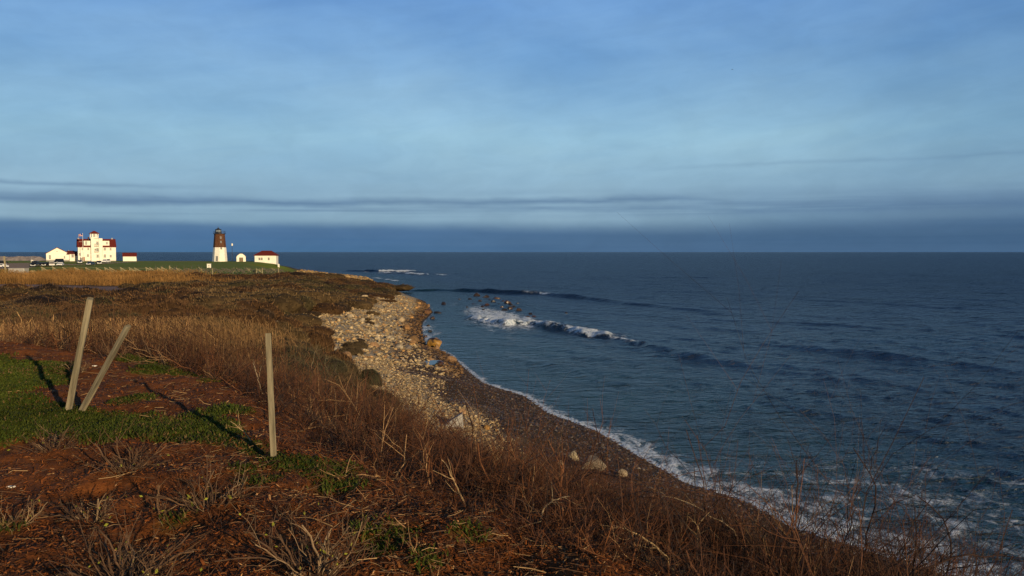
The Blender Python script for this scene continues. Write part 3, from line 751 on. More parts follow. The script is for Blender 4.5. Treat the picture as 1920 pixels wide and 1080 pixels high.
# flagpole with its flag
s = 385 / FPX
fp = root_at('flagpole', 156, 385, 'tall white flagpole with yardarm in front of the station', 'flagpole')
MB().lathe([(.12, -.3), (.05, 12.6), (.10, 12.65), (.10, 12.8), (.02, 12.85)], 8).build('pole', M_WHITE, fp)
MB().bar((-1.6, 0, 8.9), (1.0, 0, 8.95), .06).build('yardarm', M_WHITE, fp)
Mfr = mat('flag_red', (0.55, 0.05, 0.05), .8, 2, .1, trans=.3); Mfw = mat('flag_white', (.75, .72, .68), .8, 2, .1, trans=.3); Mfb = mat('flag_blue', (.03, .05, .25), .8, 2, .1, trans=.3)
fx, fy = fp.location.x, fp.location.y
V = []; F = []; mi = []
nx, nz = 20, 13
for j in range(nz + 1):
    for i in range(nx + 1):
        a = i / nx
        V.append((-a * 1.75, .12 * math.sin(a * 7 + j * .1) - .25 * a, -j * 1.05 / nz - .25 * a * a))
for j in range(nz):
    for i in range(nx):
        F.append((j * (nx + 1) + i, j * (nx + 1) + i + 1, (j + 1) * (nx + 1) + i + 1, (j + 1) * (nx + 1) + i))
        mi.append(2 if (i < 8 and j < 7) else (0 if j % 2 == 0 else 1))
fl = mesh_np('flag', V, np.array(F), [Mfr, Mfw, Mfb], midx=mi); fl.location = (fx - .08, fy, fp.location.z + 12.5)
tag(fl, 'small red and white striped flag with blue corner flying from the flagpole', 'flag')
# grey container, leaning pole, cabinet and beam by the car park
g = ground(31, 515.5); sc_ = g[1] / FPX
ct = tag(empty('storage_container', g, R(4)), 'plain pale grey windowless container at the edge of the far reeds', 'container')
MB().box(-14.5 * sc_, 14.5 * sc_, 0, 2.4, -.4, 12.0 * sc_).build('body', M_GREY, ct, bevel=.03); MB().box(-14.8 * sc_, 14.8 * sc_, -.06, 2.46, 12.0 * sc_, 12.6 * sc_).build('lid', M_GREY, ct)
MB().box(13.2 * sc_, 13.6 * sc_, -.04, .02, .1, 11.6 * sc_).build('corner_strip', M_WHITE, ct)
g = ground(11.3, 515); sc_ = g[1] / FPX
up = tag(empty('utility_pole', g), 'weathered wooden pole leaning slightly beside the grey container', 'pole')
MB().bar((0, 0, -.4), (-2.4 * sc_, 0, 34.5 * sc_), .30).build('shaft', M_TIMBER, up); MB().bar((-2.9 * sc_, -.05, 31 * sc_), (-1.3 * sc_, -.05, 31.3 * sc_), .10).build('crossarm', M_TIMBER, up)
g = ground(60.5, 494.2); sc_ = g[1] / FPX
cb = tag(empty('notice_board', g, R(-12)), 'white board with thin mast beside the car park', 'sign')
MB().box(-2.4 * sc_, 1.2 * sc_, -.1, .3, 1.2 * sc_, 7 * sc_).build('board', M_WHITE, cb); MB().box(1.3 * sc_, 3.1 * sc_, -.1, .3, 1.6 * sc_, 5 * sc_).build('side_panel', M_WHITE, cb)
MB().bar((-1.6 * sc_, .1, -.3), (-1.6 * sc_, .1, 13 * sc_), .10).build('mast', M_GREY, cb); MB().bar((2 * sc_, .1, -.3), (2 * sc_, .1, 2 * sc_), .10).build('leg', M_GREY, cb)
g = ground(62, 514); sc_ = g[1] / FPX
bmn = MB().box(-4 * sc_, 4 * sc_, -.2, .2, .3, 1.0).build('timber_beam', M_TIMBER, bevel=.02); bmn.location = g
tag(bmn, 'pale timber beam lying in front of the far lawn, level with the reed tops', 'beam')

# ---------------------------------------------------------------- parked cars
def car_mat(nm, c): return mat(nm, c, 0.25, 1.0, 0.03, spec=0.6)
CARCOL = {'white': car_mat('white_car_paint', (.78, .76, .72)), 'black': car_mat('black_car_paint', (.012, .012, .014)), 'silver': car_mat('silver_car_paint', (.42, .38, .33)), 'blue': car_mat('blue_car_paint', (.03, .05, .10))}
M_CARGLASS = mat('car_glass', (.02, .025, .03), .08, 1, .05, spec=.6)
M_TYRE = mat('tyre_rubber', (.015, .015, .015), .8, 4, .2); M_LIGHT = mat('headlight_lens', (.75, .75, .72), .15, 1, .02, spec=.6); M_RIM = mat('wheel_rim', (.4, .4, .4), .35, 2, .1, metal=.7)
def make_car(kind, paint):
    L, Wd, Ht = {'saloon': (4.5, 1.78, 1.42), 'estate': (4.6, 1.85, 1.70), 'van': (4.9, 1.95, 2.0)}[kind]
    t = empty('parked_car', (0, 0, 0))
    a = L / 2
    prof = {'saloon': [(-a, .35), (a, .35), (a, .72), (a - .25, .86), (.85, .92), (-a + .35, .92), (-a, .75)],
            'estate': [(-a, .38), (a, .38), (a, .82), (a - .2, .98), (.9, 1.05), (-a + .1, 1.05), (-a, .8)],
            'van': [(-a, .4), (a, .4), (a, .9), (a - .3, 1.1), (1.3, 1.2), (-a + .05, 1.2), (-a, .8)]}[kind]
    cab = {'saloon': [(-a + .55, .92), (.9, .92), (.25, Ht), (-1.15, Ht)], 'estate': [(-a + .12, 1.05), (1.0, 1.05), (.35, Ht), (-a + .4, Ht)], 'van': [(-a + .07, 1.2), (1.45, 1.2), (.75, Ht), (-a + .2, Ht)]}[kind]
    MB().prism(prof, -Wd / 2, Wd / 2).build('body', paint, t, bevel=.07)
    MB().prism([(x, z - .02) for x, z in cab], -Wd / 2 + .12, Wd / 2 - .12).build('roof', paint, t, bevel=.08)
    g0, g1 = cab[0], cab[1]; h0 = g0[1]
    MB().prism([(cab[0][0] + .22, h0 + .06), (cab[1][0] - .22, h0 + .06), (cab[2][0] - .06, Ht - .13), (cab[3][0] + .12, Ht - .13)], -Wd / 2 + .105, Wd / 2 - .105).build('side_window', M_CARGLASS, t)
    fx0, fx1 = cab[1][0], cab[2][0]
    ws = MB().add([(fx0 + .01, -Wd / 2 + .22, h0 + .05), (fx0 + .01, Wd / 2 - .22, h0 + .05), (fx1 + .03, Wd / 2 - .26, Ht - .10), (fx1 + .03, -Wd / 2 + .26, Ht - .10), (fx0 - .1, -Wd / 2 + .22, h0 + .05), (fx0 - .1, Wd / 2 - .22, h0 + .05), (fx1 - .1, Wd / 2 - .26, Ht - .10), (fx1 - .1, -Wd / 2 + .26, Ht - .10)],
                  [(0, 1, 2, 3), (7, 6, 5, 4), (0, 4, 5, 1), (1, 5, 6, 2), (2, 6, 7, 3), (3, 7, 4, 0)]).build('windscreen', M_CARGLASS, t)
    for sx in (-1, 1):
        for sy in (-1, 1):
            wh = MB(); n = 14; V = []
            for yy in (-.1, .1):
                for k in range(n): V.append((.32 * math.cos(2 * math.pi * k / n), yy, .32 * math.sin(2 * math.pi * k / n)))
            wh.add(V, [tuple(range(n)), tuple(range(2 * n - 1, n - 1, -1))] + [(k, k + n, (k + 1) % n + n, (k + 1) % n) for k in range(n)])
            wo_ = wh.build('wheel', M_TYRE, t); wo_.location = (sx * (a - .85), sy * (Wd / 2 - .08), .32)
            rm = MB(); V = []
            for yy in (-.115, .115):
                for k in range(n): V.append((.19 * math.cos(2 * math.pi * k / n), yy, .19 * math.sin(2 * math.pi * k / n)))
            rm.add(V, [tuple(range(n)), tuple(range(2 * n - 1, n - 1, -1))] + [(k, k + n, (k + 1) % n + n, (k + 1) % n) for k in range(n)])
            rm.build('rim', M_RIM, wo_)
    for sy in (-1, 1): MB().box(a - .12, a + .015, sy * (Wd / 2 - .32) - .2, sy * (Wd / 2 - .32) + .2, .6, .76).build('headlight', M_LIGHT, t)
    MB().box(a - .05, a + .04, -.75, .75, .38, .52).build('bumper', M_DARK if paint.name.startswith('white') else M_LIGHT, t, bevel=.02)
    return t
CARS = [(2, 502.3, 'saloon', 'white', 170, 'white saloon car cut by the left edge of the car park'),
        (2.5, 495.2, 'saloon', 'black', 60, 'dark car at the far left behind the car park'),
        (65.5, 500.2, 'van', 'black', -75, 'tall dark van parked just right of the white notice board'),
        (77, 499.6, 'saloon', 'black', -100, 'low dark car between the dark van and the boathouse'),
        (86, 499.4, 'saloon', 'black', -80, 'second low dark car, in front of the boathouse corner'),
        (97, 499.4, 'estate', 'silver', -60, 'tan silver car parked in front of the boathouse'),
        (110, 494.4, 'van', 'black', -90, 'dark van against the boathouse wall'),
        (113.3, 499.2, 'saloon', 'white', -72, 'small bright white car in front of the dark van'),
        (149.2, 494.2, 'saloon', 'blue', -60, 'dark car close to the station door'),
        (169.8, 497.4, 'saloon', 'blue', -82, 'blue saloon car with pale bumper facing the camera on the drive'),
        (185.6, 495.8, 'saloon', 'black', -60, 'dark saloon car below the watch tower'),
        (198.2, 493.3, 'estate', 'white', -90, 'white estate car parked at the foot of the station right wing')]
for px, py, kd, pc, rz, lb in CARS:
    g = ground(px, py)
    c_ = make_car(kd, CARCOL[pc]); c_.location = g; c_.rotation_euler = (0, 0, R(rz)); tag(c_, lb, 'car', 'cars parked by the station')

# ---------------------------------------------------------------- buck fence of leaning timber frames
rf_ = random_f = np.random.default_rng(21)
P0 = at(70, 505, 226)
fn = tag(empty('buck_fence', (P0[0], 226, hz(P0[0], 226))), 'row of timber frames with sloping braces along the front of the lawn', 'fence')
def loc(px, depth):
    p = at(px, 490, depth); return np.array([p[0], depth, hz(p[0], depth)]) - np.array(fn.location)
fpx = [78.5, 99, 118.5, 140.5, 161.5, 181, 197, 206, 226.5, 243, 253, 274, 281.5, 296, 303, 318]
for i, px in enumerate(fpx):
    dep = 226 + 8 * i / 16; sc_ = dep / FPX
    w_ = (9.5 + rf_.random() * 2) * sc_; b = loc(px, dep); hgt = 12.5 * sc_ * (0.92 + .16 * rf_.random()); tl = .3 * rf_.random() - .1
    q = MB()
    q.bar(b + (0, 0, -.3), b + (tl * .3, 0, hgt), .17); q.bar(b + (w_, .1, -.3), b + (w_, .1, hgt * .5), .15)
    q.bar(b + (-.15, -.12, hgt * 1.03), b + (w_ + .15, -.1, hgt * .46), .22); q.bar(b + (.1, .16, .25), b + (w_, .2, .3), .12)
    q.bar(b + (.05, .2, hgt * .75), b + (w_ * .9, .25, .1), .11); q.bar(b + (.1, -.2, .15), b + (w_ * .75, -.1, hgt * .55), .11)
    q.build('frame', M_TIMBER, fn)
wr = MB(); prev = None
for px in range(76, 324, 12):
    b = loc(px, 230) + (0, 0, 11.6 * 230 / FPX)
    if prev is not None: wr.bar(prev, b, .035)
    prev = b
wr.build('top_rail', M_TIMBER, fn)
M_SLAT = mat('grey_slat', (0.10, 0.085, 0.065), .85, 5, .4)
P0 = at(430, 505, 236)
fn = tag(empty('slat_fence', (P0[0], 236, hz(P0[0], 236))), 'long dark zigzag fence of crossed grey rails below the lighthouse knoll', 'fence')
q = MB(); q2 = None
for i in range(44):
    px = 322 + i * 4.7; dep = 232 + 6 * math.sin(i * 1.3); sc_ = dep / FPX; b = loc(px, dep); hgt = (9.2 + 3 * rf_.random()) * sc_
    q = MB(); tt = rf_.random() * .4
    q.bar(b + (-.2, 0, hgt), b + (.95 + tt, .3, hgt * .25), .17); q.bar(b + (.75, -.2, hgt * .95), b + (-.3 - tt, .2, .05), .13); q.bar(b + (0, .3, hgt * .6), b + (1.1, .35, hgt * .72), .12)
    q.build('crossed_rail', M_SLAT if rf_.random() < .8 else M_TIMBER, fn)
for px in (398, 480.5, 492, 522):
    b = loc(px, 226); MB().bar(b + (0, 0, -.3), b + (0, 0, 1.7), .17).build('post', M_TIMBER, fn)
for k in range(12):
    b = loc(500 + k * 1.9, 231); MB().bar(b + (0, 0, -.2), b + (.02, 0, 1.25), .07).build('picket', M_SLAT, fn)
P0 = at(345, 500, 262)
fn = tag(empty('wire_fence', (P0[0], 262, hz(P0[0], 262))), 'thin wire fence with slender posts on the green slope left of the utility box', 'fence')
pv = None
for px in (292, 305, 318, 331, 345, 359, 373):
    b = loc(px, 262); hgt = 8.4 * 262 / FPX
    MB().bar(b + (0, 0, -.2), b + (0, 0, hgt), .10 if px != 318 else .2).build('post', M_SLAT if px != 318 else M_TIMBER, fn)
    if pv is not None: MB().bar(pv + (0, 0, hgt * .97), b + (0, 0, hgt * .97), .03).build('wire', M_SLAT, fn)
    pv = b

# ---------------------------------------------------------------- far breakwater
M_BRK = mat('breakwater_stone', (0.20, 0.17, 0.16), .9, .35, .35, bump=.6, bscale=.8, coord='World')
n = 120; xs = np.linspace(-760, -428, n); V = []; F = []
for i, xx in enumerate(xs):
    h = 6.0 + 1.1 * (vnoise(xx * .2, 3.0, 4) - .5) + .8 * (vnoise(xx * .7, 1.0, 8) - .5)
    h *= float(sstep(xx, -425, -440)); jj = 2 * (vnoise(xx * .3, 9., 2) - .5)
    V += [(xx, 790 - 9 + jj, -1.5), (xx, 790 - 4 + jj, h * .7), (xx, 790 - 1.5, h), (xx, 790 + 2, h * .97), (xx, 790 + 9, -1.5)]
for i in range(n - 1):
    for k in range(4): F.append((i * 5 + k, (i + 1) * 5 + k, (i + 1) * 5 + k + 1, i * 5 + k + 1))
tag(mesh_np('breakwater', V, np.array(F), M_BRK), 'long low grey stone breakwater far off behind the car park', 'breakwater')

# ---------------------------------------------------------------- a gull far out in the sky
p = at(1373, 130, 330)
gl = MB()
gl.lathe([(.01, -.30), (.06, -.2), (.085, 0), (.06, .18), (.03, .30)], 8)
bird = gl.build('seabird', M_DARK, smooth=True); bird.location = p; bird.rotation_euler = (0, R(90), R(20))
wg = MB()
for q in (-1, 1):
    wg.add([(.05, q * .06, .06), (.05, q * .06, -.10), (.14, q * .38, -.07), (.14, q * .38, .05), (.02, q * .72, .09)], [(0, 1, 2, 3), (3, 2, 4)] if q > 0 else [(3, 2, 1, 0), (4, 2, 3)])
wgo = wg.build('wing', M_DARK, bird); wgo.modifiers.new('thick', 'SOLIDIFY').thickness = .02
tag(bird, 'tiny dark seabird gliding in the upper sky over the sea', 'bird')
# ================================================================ twigs, reeds, grass
def norm(a): return a / np.maximum(np.linalg.norm(a, axis=-1, keepdims=True), 1e-9)
def tubes(P, RD, sides=3, col=None):
    """P (N,S,3) centre lines, RD (N,S) radii -> verts, quads, colours"""
    N, S, _ = P.shape
    T = np.empty_like(P); T[:, 1:-1] = P[:, 2:] - P[:, :-2]; T[:, 0] = P[:, 1] - P[:, 0]; T[:, -1] = P[:, -1] - P[:, -2]
    T = norm(T)
    ref = np.where(np.abs(T[..., 2:3]) > .9, np.array([1., .2, 0]), np.array([0, 0, 1.]))
    A = norm(np.cross(T, ref)); B = np.cross(T, A)
    k = np.arange(sides) * 2 * math.pi / sides
    V = P[:, :, None] + RD[:, :, None, None] * (np.cos(k)[None, None, :, None] * A[:, :, None] + np.sin(k)[None, None, :, None] * B[:, :, None])
    idx = np.arange(N * S * sides).reshape(N, S, sides)
    nx = np.roll(idx, -1, 2)
    F = np.stack([idx[:, :-1], nx[:, :-1], nx[:, 1:], idx[:, 1:]], -1).reshape(-1, 4)
    C = None
    if col is not None: C = np.repeat(col[:, None], S * sides, 1).reshape(-1, 3)
    return V.reshape(-1, 3), F, C
def stems(base, direc, length, r0, S, g, bend=.25, tip=.35, lift=0.0):
    """curved tapering stems as centre lines"""
    N = len(base)
    t = np.linspace(0, 1, S)[None, :, None]
    d = norm(direc); side = norm(np.cross(d, g.normal(size=(N, 3))))
    s2 = np.cross(d, side)
    b1 = g.normal(size=(N, 1, 1)) * bend; b2 = g.normal(size=(N, 1, 1)) * bend
    P = base[:, None] + length[:, None, None] * (t * d[:, None] + side[:, None] * b1 * t * t + s2[:, None] * b2 * t * (1 - t) * .8)
    P[..., 2] += lift * (length[:, None] * (np.linspace(0, 1, S)[None] ** 2))
    P[:, 1:-1] += g.normal(size=(N, S - 2, 3)) * (length[:, None, None] * .018)
    rr = r0[:, None] * (1 - (1 - tip) * np.linspace(0, 1, S)[None])
    return P, rr
def branch(P, RD, n, lo, hi, ang, lfac, rfac, S, g, lift=0.12, bend=.2):
    """n children on every parent line"""
    N, SP_, _ = P.shape
    i = np.repeat(np.arange(N), n)
    t = lo + (hi - lo) * g.random(len(i))
    f = t * (SP_ - 1); k = np.minimum(f.astype(int), SP_ - 2); u = (f - k)[:, None]
    base = P[i, k] * (1 - u) + P[i, k + 1] * u
    tang = norm(P[i, k + 1] - P[i, k])
    L = np.linalg.norm(P[i, -1] - P[i, 0], axis=1) * lfac * (.5 + g.random(len(i)))
    perp = norm(np.cross(tang, g.normal(size=(len(i), 3))))
    a = ang * (.6 + .8 * g.random(len(i)))[:, None]
    d = np.cos(a) * tang + np.sin(a) * perp
    r = (RD[i, k] * rfac)
    Q, rr = stems(base, d, L, r, S, g, bend, .4, lift)
    return Q, rr, i
def join(parts):
    V = []; F = []; C = []; n = 0
    for v, f, c in parts:
        V.append(v); F.append(f + n); C.append(c); n += len(v)
    return np.concatenate(V), np.concatenate(F), np.concatenate(C)
def scatter(n, x0, x1, y0, y1, g): return g.uniform(x0, x1, n), g.uniform(y0, y1, n)

M_TWIG = mat('twig_bark', rough=.75, scale=40, var=.2, use_col=True, spec=.25)
M_REED = mat('dry_reed', rough=.75, scale=8, var=.2, use_col=True, spec=.15, trans=.25)
M_BLADE = mat('grass_blade', rough=.7, scale=8, var=.2, use_col=True, spec=.15, trans=.3)
M_CHIP = mat('bark_chip', rough=.85, scale=30, var=.3, use_col=True, spec=.12)
M_ROCK = mat('beach_rock', rough=.85, scale=3.0, var=.35, bump=.5, bscale=8, use_col=True, spec=.2)
M_WETROCK = mat('wet_rock', rough=.35, scale=3.0, var=.4, bump=.5, bscale=6, use_col=True, spec=.5)
M_SHRUB = mat('scrub_twig', rough=.9, scale=2.0, var=.2, use_col=True, spec=.1, trans=.15)

# ---------------------------------------------------------------- brush thicket on the bluff
def brush():
    g = np.random.default_rng(11)
    parts = []
    def field(n, x0, x1, y0, y1, cond, hfun, r0, nb, nb2, S, S2, red, dim=1.0):
        x, y = scatter(n, x0, x1, y0, y1, g)
        d = shore_d(x, y); m = poly_sd(x, y, MOUND)
        k = cond(x, y, d, m); x, y, d, m = x[k], y[k], d[k], m[k]
        z = H(x, y)
        N = len(x)
        if not N: return
        hh = hfun(x, y, d, m) * (.6 + .7 * g.random(N)) * (.7 + .6 * vnoise(x * .7, y * .7, 44))
        base = np.stack([x, y, z - .03], -1)
        dr = g.normal(size=(N, 3)) * .80; dr[:, 2] = .55 + .6 * g.random(N)
        dr[:, 0] += .12
        P, rr = stems(base, dr, hh, r0 * (.6 + .8 * g.random(N)), S, g, .42)
        tone = g.random(N)
        ca = np.array([.070, .027, .012]); cb = np.array([.026, .015, .012]); cc = np.array([.27, .16, .075]); cd = np.array([.112, .041, .014])
        col = np.where((tone < .45)[:, None], ca, np.where((tone < .72)[:, None], cb, np.where((tone < .955)[:, None], cd, cc)))
        col = col * (.65 + .7 * g.random((N, 1))) * (1 if red else .9) * dim
        parts.append(tubes(P, rr, 3, col))
        Q, qr, i = branch(P, rr, nb, .12, .95, .95, .55, .62, S2, g, .10, .32)
        c2 = col[i] * (.75 + .5 * g.random((len(i), 1)))
        parts.append(tubes(Q, qr, 3, c2))
        if nb2:
            Q2, q2, j = branch(Q, qr, nb2, .2, .95, .8, .5, .7, 3, g)
            parts.append(tubes(Q2, q2, 3, c2[j] * .95))
    inb = lambda x, y, d, m: (m > .25 + .35 * (vnoise(x * .9, y * .9, 70) - .3)) & (d > np.interp(y, *WB) - 1.2 + 1.5 * (vnoise(x * .5, y * .5, 71) - .5)) & (np.abs(x) < y * .75 + 3)
    hf = lambda x, y, d, m: np.interp(m, [0, 1, 2, 4, 7, 12], [.26, .36, .44, .50, .66, 1.0]) * np.where(x > 1.2, .88, 1.0) * (1 + .25 * sstep(x, -2.4, -5))
    field(5600, .0, 8.5, 2.2, 9.5, inb, hf, .0046, 4, 2, 5, 4, True)
    field(420, .0, 8.5, 2.4, 10, inb, lambda x, y, d, m: hf(x, y, d, m) * 1.5 + .1, .0085, 4, 2, 7, 5, True)
    field(700, -7, 7, 6.5, 17, inb, lambda x, y, d, m: hf(x, y, d, m) * 1.35 + .1, .0095, 4, 2, 7, 5, True)
    field(7000, -6.5, 8.0, 6.5, 16, inb, hf, .0052, 4, 2, 5, 4, True)
    field(7500, -10, 6.0, 15, 27, inb, hf, .0072, 4, 1, 4, 3, True)
    field(5000, -15, 2.0, 26, 44, inb, lambda x, y, d, m: 1.0 + 0 * x, .009, 4, 1, 4, 3, False)
    field(230, 1.6, 5.2, 4.6, 8.5, lambda x, y, d, m: (m > 1.2) & (x / y > .26) & (x / y < .60), lambda x, y, d, m: .95 + 0 * x, .0070, 5, 2, 7, 5, True, .5)
    field(1500, 1.6, 6.5, 4.6, 9.5, lambda x, y, d, m: (m > 1.0) & (x / y > .25) & (x / y < .62), lambda x, y, d, m: .62 + 0 * x, .0050, 5, 2, 5, 4, True, .65)
    field(900, -2.2, 1.6, 4.3, 8.5, lambda x, y, d, m: (m > -1.3) & (m < .5) & (vnoise(x * 1.5, y * 1.5, 91) > .42), lambda x, y, d, m: .17 + .05 * m, .0032, 3, 1, 5, 4, True, 1.3)
    V, F, C = join(parts)
    o = mesh_np('brush_thicket', V, F, M_TWIG, col=C)
    tag(o, 'tangled reddish brown leafless brush covering the slope between the mulch and the beach', 'brush', kind='stuff')
    print('brush faces', len(F))
brush()

# dead litter under the brush and over the mulch
def litter():
    g = np.random.default_rng(12)
    N = 15000
    y = 3.8 + 12 * g.random(N) ** 1.6; x = g.uniform(-.66, .55, N) * (y + 1)
    m = poly_sd(x, y, MOUND); d, _, gr, _ = zone_fields(x, y)
    k = (m < 3.0) & (gr > -.05) & ((m > -.9) | (g.random(N) < .28)); x, y = x[k], y[k]
    N = len(x); z = H(x, y) + .012
    L = .05 + .16 * g.random(N) ** 2
    a = g.random(N) * 6.28
    dr = np.stack([np.cos(a), np.sin(a), .12 * g.normal(size=N)], -1)
    P, rr = stems(np.stack([x, y, z], -1), dr, L, .0016 + .0016 * g.random(N), 3, g, .2, .7)
    c = np.where((g.random(N) < .3)[:, None], np.array([.30, .19, .09]), np.array([.12, .06, .03])) * (.5 + .9 * g.random((N, 1)))
    V, F, C = tubes(P, rr, 3, c)
    tag(mesh_np('dry_litter', V, F, M_TWIG, col=C), 'thin dry stalks and needles strewn over the mulch and brush floor', 'litter', kind='stuff')
    # bark chips
    N = 120000
    y = 3.8 + 15 * g.random(N) ** 1.9; x = g.uniform(-.66, .45, N) * (y + 1)
    m = poly_sd(x, y, MOUND); d, _, gr, _ = zone_fields(x, y)
    k = (m < .9) & (gr > -.12 + .25 * (g.random(N) - .5)); x, y = x[k], y[k]
    N = len(x); z = H(x, y)
    L = (.005 + .016 * g.random(N) ** 1.8) * (1 + .03 * y); W = L * (.16 + .30 * g.random(N)); a = g.random(N) * 6.28; tilt = .35 * g.normal(size=N); roll = .5 * g.normal(size=N)
    ax = np.stack([np.cos(a) * np.cos(tilt), np.sin(a) * np.cos(tilt), np.sin(tilt)], -1)
    sx = norm(np.stack([-np.sin(a), np.cos(a), np.sin(roll)], -1)); up = np.cross(ax, sx)
    c0 = np.stack([x, y, z + .006 + L * np.abs(np.sin(tilt)) * .8], -1)
    th = .0035
    V = np.stack([c0 - ax * L[:, None] - sx * W[:, None] * .6, c0 - ax * L[:, None] * .8 + sx * W[:, None], c0 + ax * L[:, None] + sx * W[:, None] * .5, c0 + ax * L[:, None] * .85 - sx * W[:, None], c0 + up * th + ax * L[:, None] * .1], 1).reshape(-1, 3)
    i = np.arange(N)[:, None] * 5
    F = np.concatenate([i + np.array([[0, 3, 4]]), i + np.array([[3, 2, 4]]), i + np.array([[2, 1, 4]]), i + np.array([[1, 0, 4]])])
    t = g.random(N)
    c = np.where((t < .55)[:, None], np.array([.150, .046, .012]), np.where((t < .80)[:, None], np.array([.070, .026, .009]), np.where((t < .965)[:, None], np.array([.20, .072, .020]), np.array([.42, .22, .09]))))
    c = c * (.6 + .7 * g.random((N, 1)))
    tag(mesh_np('mulch_chips', V, F, M_CHIP, col=np.repeat(c, 5, 0)), 'loose reddish bark chips scattered over the planting bed', 'mulch', kind='stuff')
litter()

def grass():
    g = np.random.default_rng(13)
    N = 420000
    y = 4.2 + 15 * g.random(N) ** .85; x = g.uniform(-.68, .12, N) * (y + 1)
    m = poly_sd(x, y, MOUND); d, _, gr, nz = zone_fields(x, y)
    k = (m < 1.2) & (gr < .16 * (g.random(N) - .35)) & (g.random(N) < .55 + .5 * vnoise(x * 2, y * 2, 3)); x, y = x[k], y[k]
    N = len(x); z = H(x, y)
    L = (.022 + .040 * g.random(N)) * (.45 + 1.0 * vnoise(x * 1.6, y * 1.6, 8)) * np.where(x > -3.6, 1.1, 1)
    a = g.random(N) * 6.28; lean = .25 + .6 * g.random(N)
    dr = np.stack([np.cos(a) * lean, np.sin(a) * lean, np.ones(N)], -1); dr = norm(dr)
    sd_ = np.stack([-np.sin(a), np.cos(a), 0 * a], -1); w_ = .0035 + .0006 * y
    b = np.stack([x, y, z - .005], -1)
    mid = b + dr * L[:, None] * .55; tip = b + dr * L[:, None] + np.stack([np.cos(a), np.sin(a), -np.ones(N) * .3], -1) * L[:, None] * .25
    V = np.stack([b - sd_ * w_[:, None], b + sd_ * w_[:, None], mid + sd_ * w_[:, None] * .8, mid - sd_ * w_[:, None] * .8, tip], 1).reshape(-1, 3)
    i = np.arange(N)[:, None] * 5
    Q = i + np.array([[0, 1, 2, 3]]); T = i + np.array([[3, 2, 4]])
    t = g.random((N, 1)); pat = vnoise(x * .8, y * .8, 15)[:, None]
    c = np.array([.046, .072, .009]) * (1 - t) + np.array([.100, .112, .017]) * t
    c = c * (.55 + .75 * pat); c = np.where(g.random((N, 1)) < .05 + .40 * sstep(vnoise(x * 1.1, y * 1.1, 88), .5, .9)[:, None], np.array([.20, .13, .05]) * (.5 + .6 * g.random((N, 1))), c)
    tag(mesh_np('grass_blades', V, [Q, T], M_BLADE, col=np.repeat(c, 5, 0)), 'short green turf blades on the mound beside the mulch', 'grass', kind='stuff')
grass()

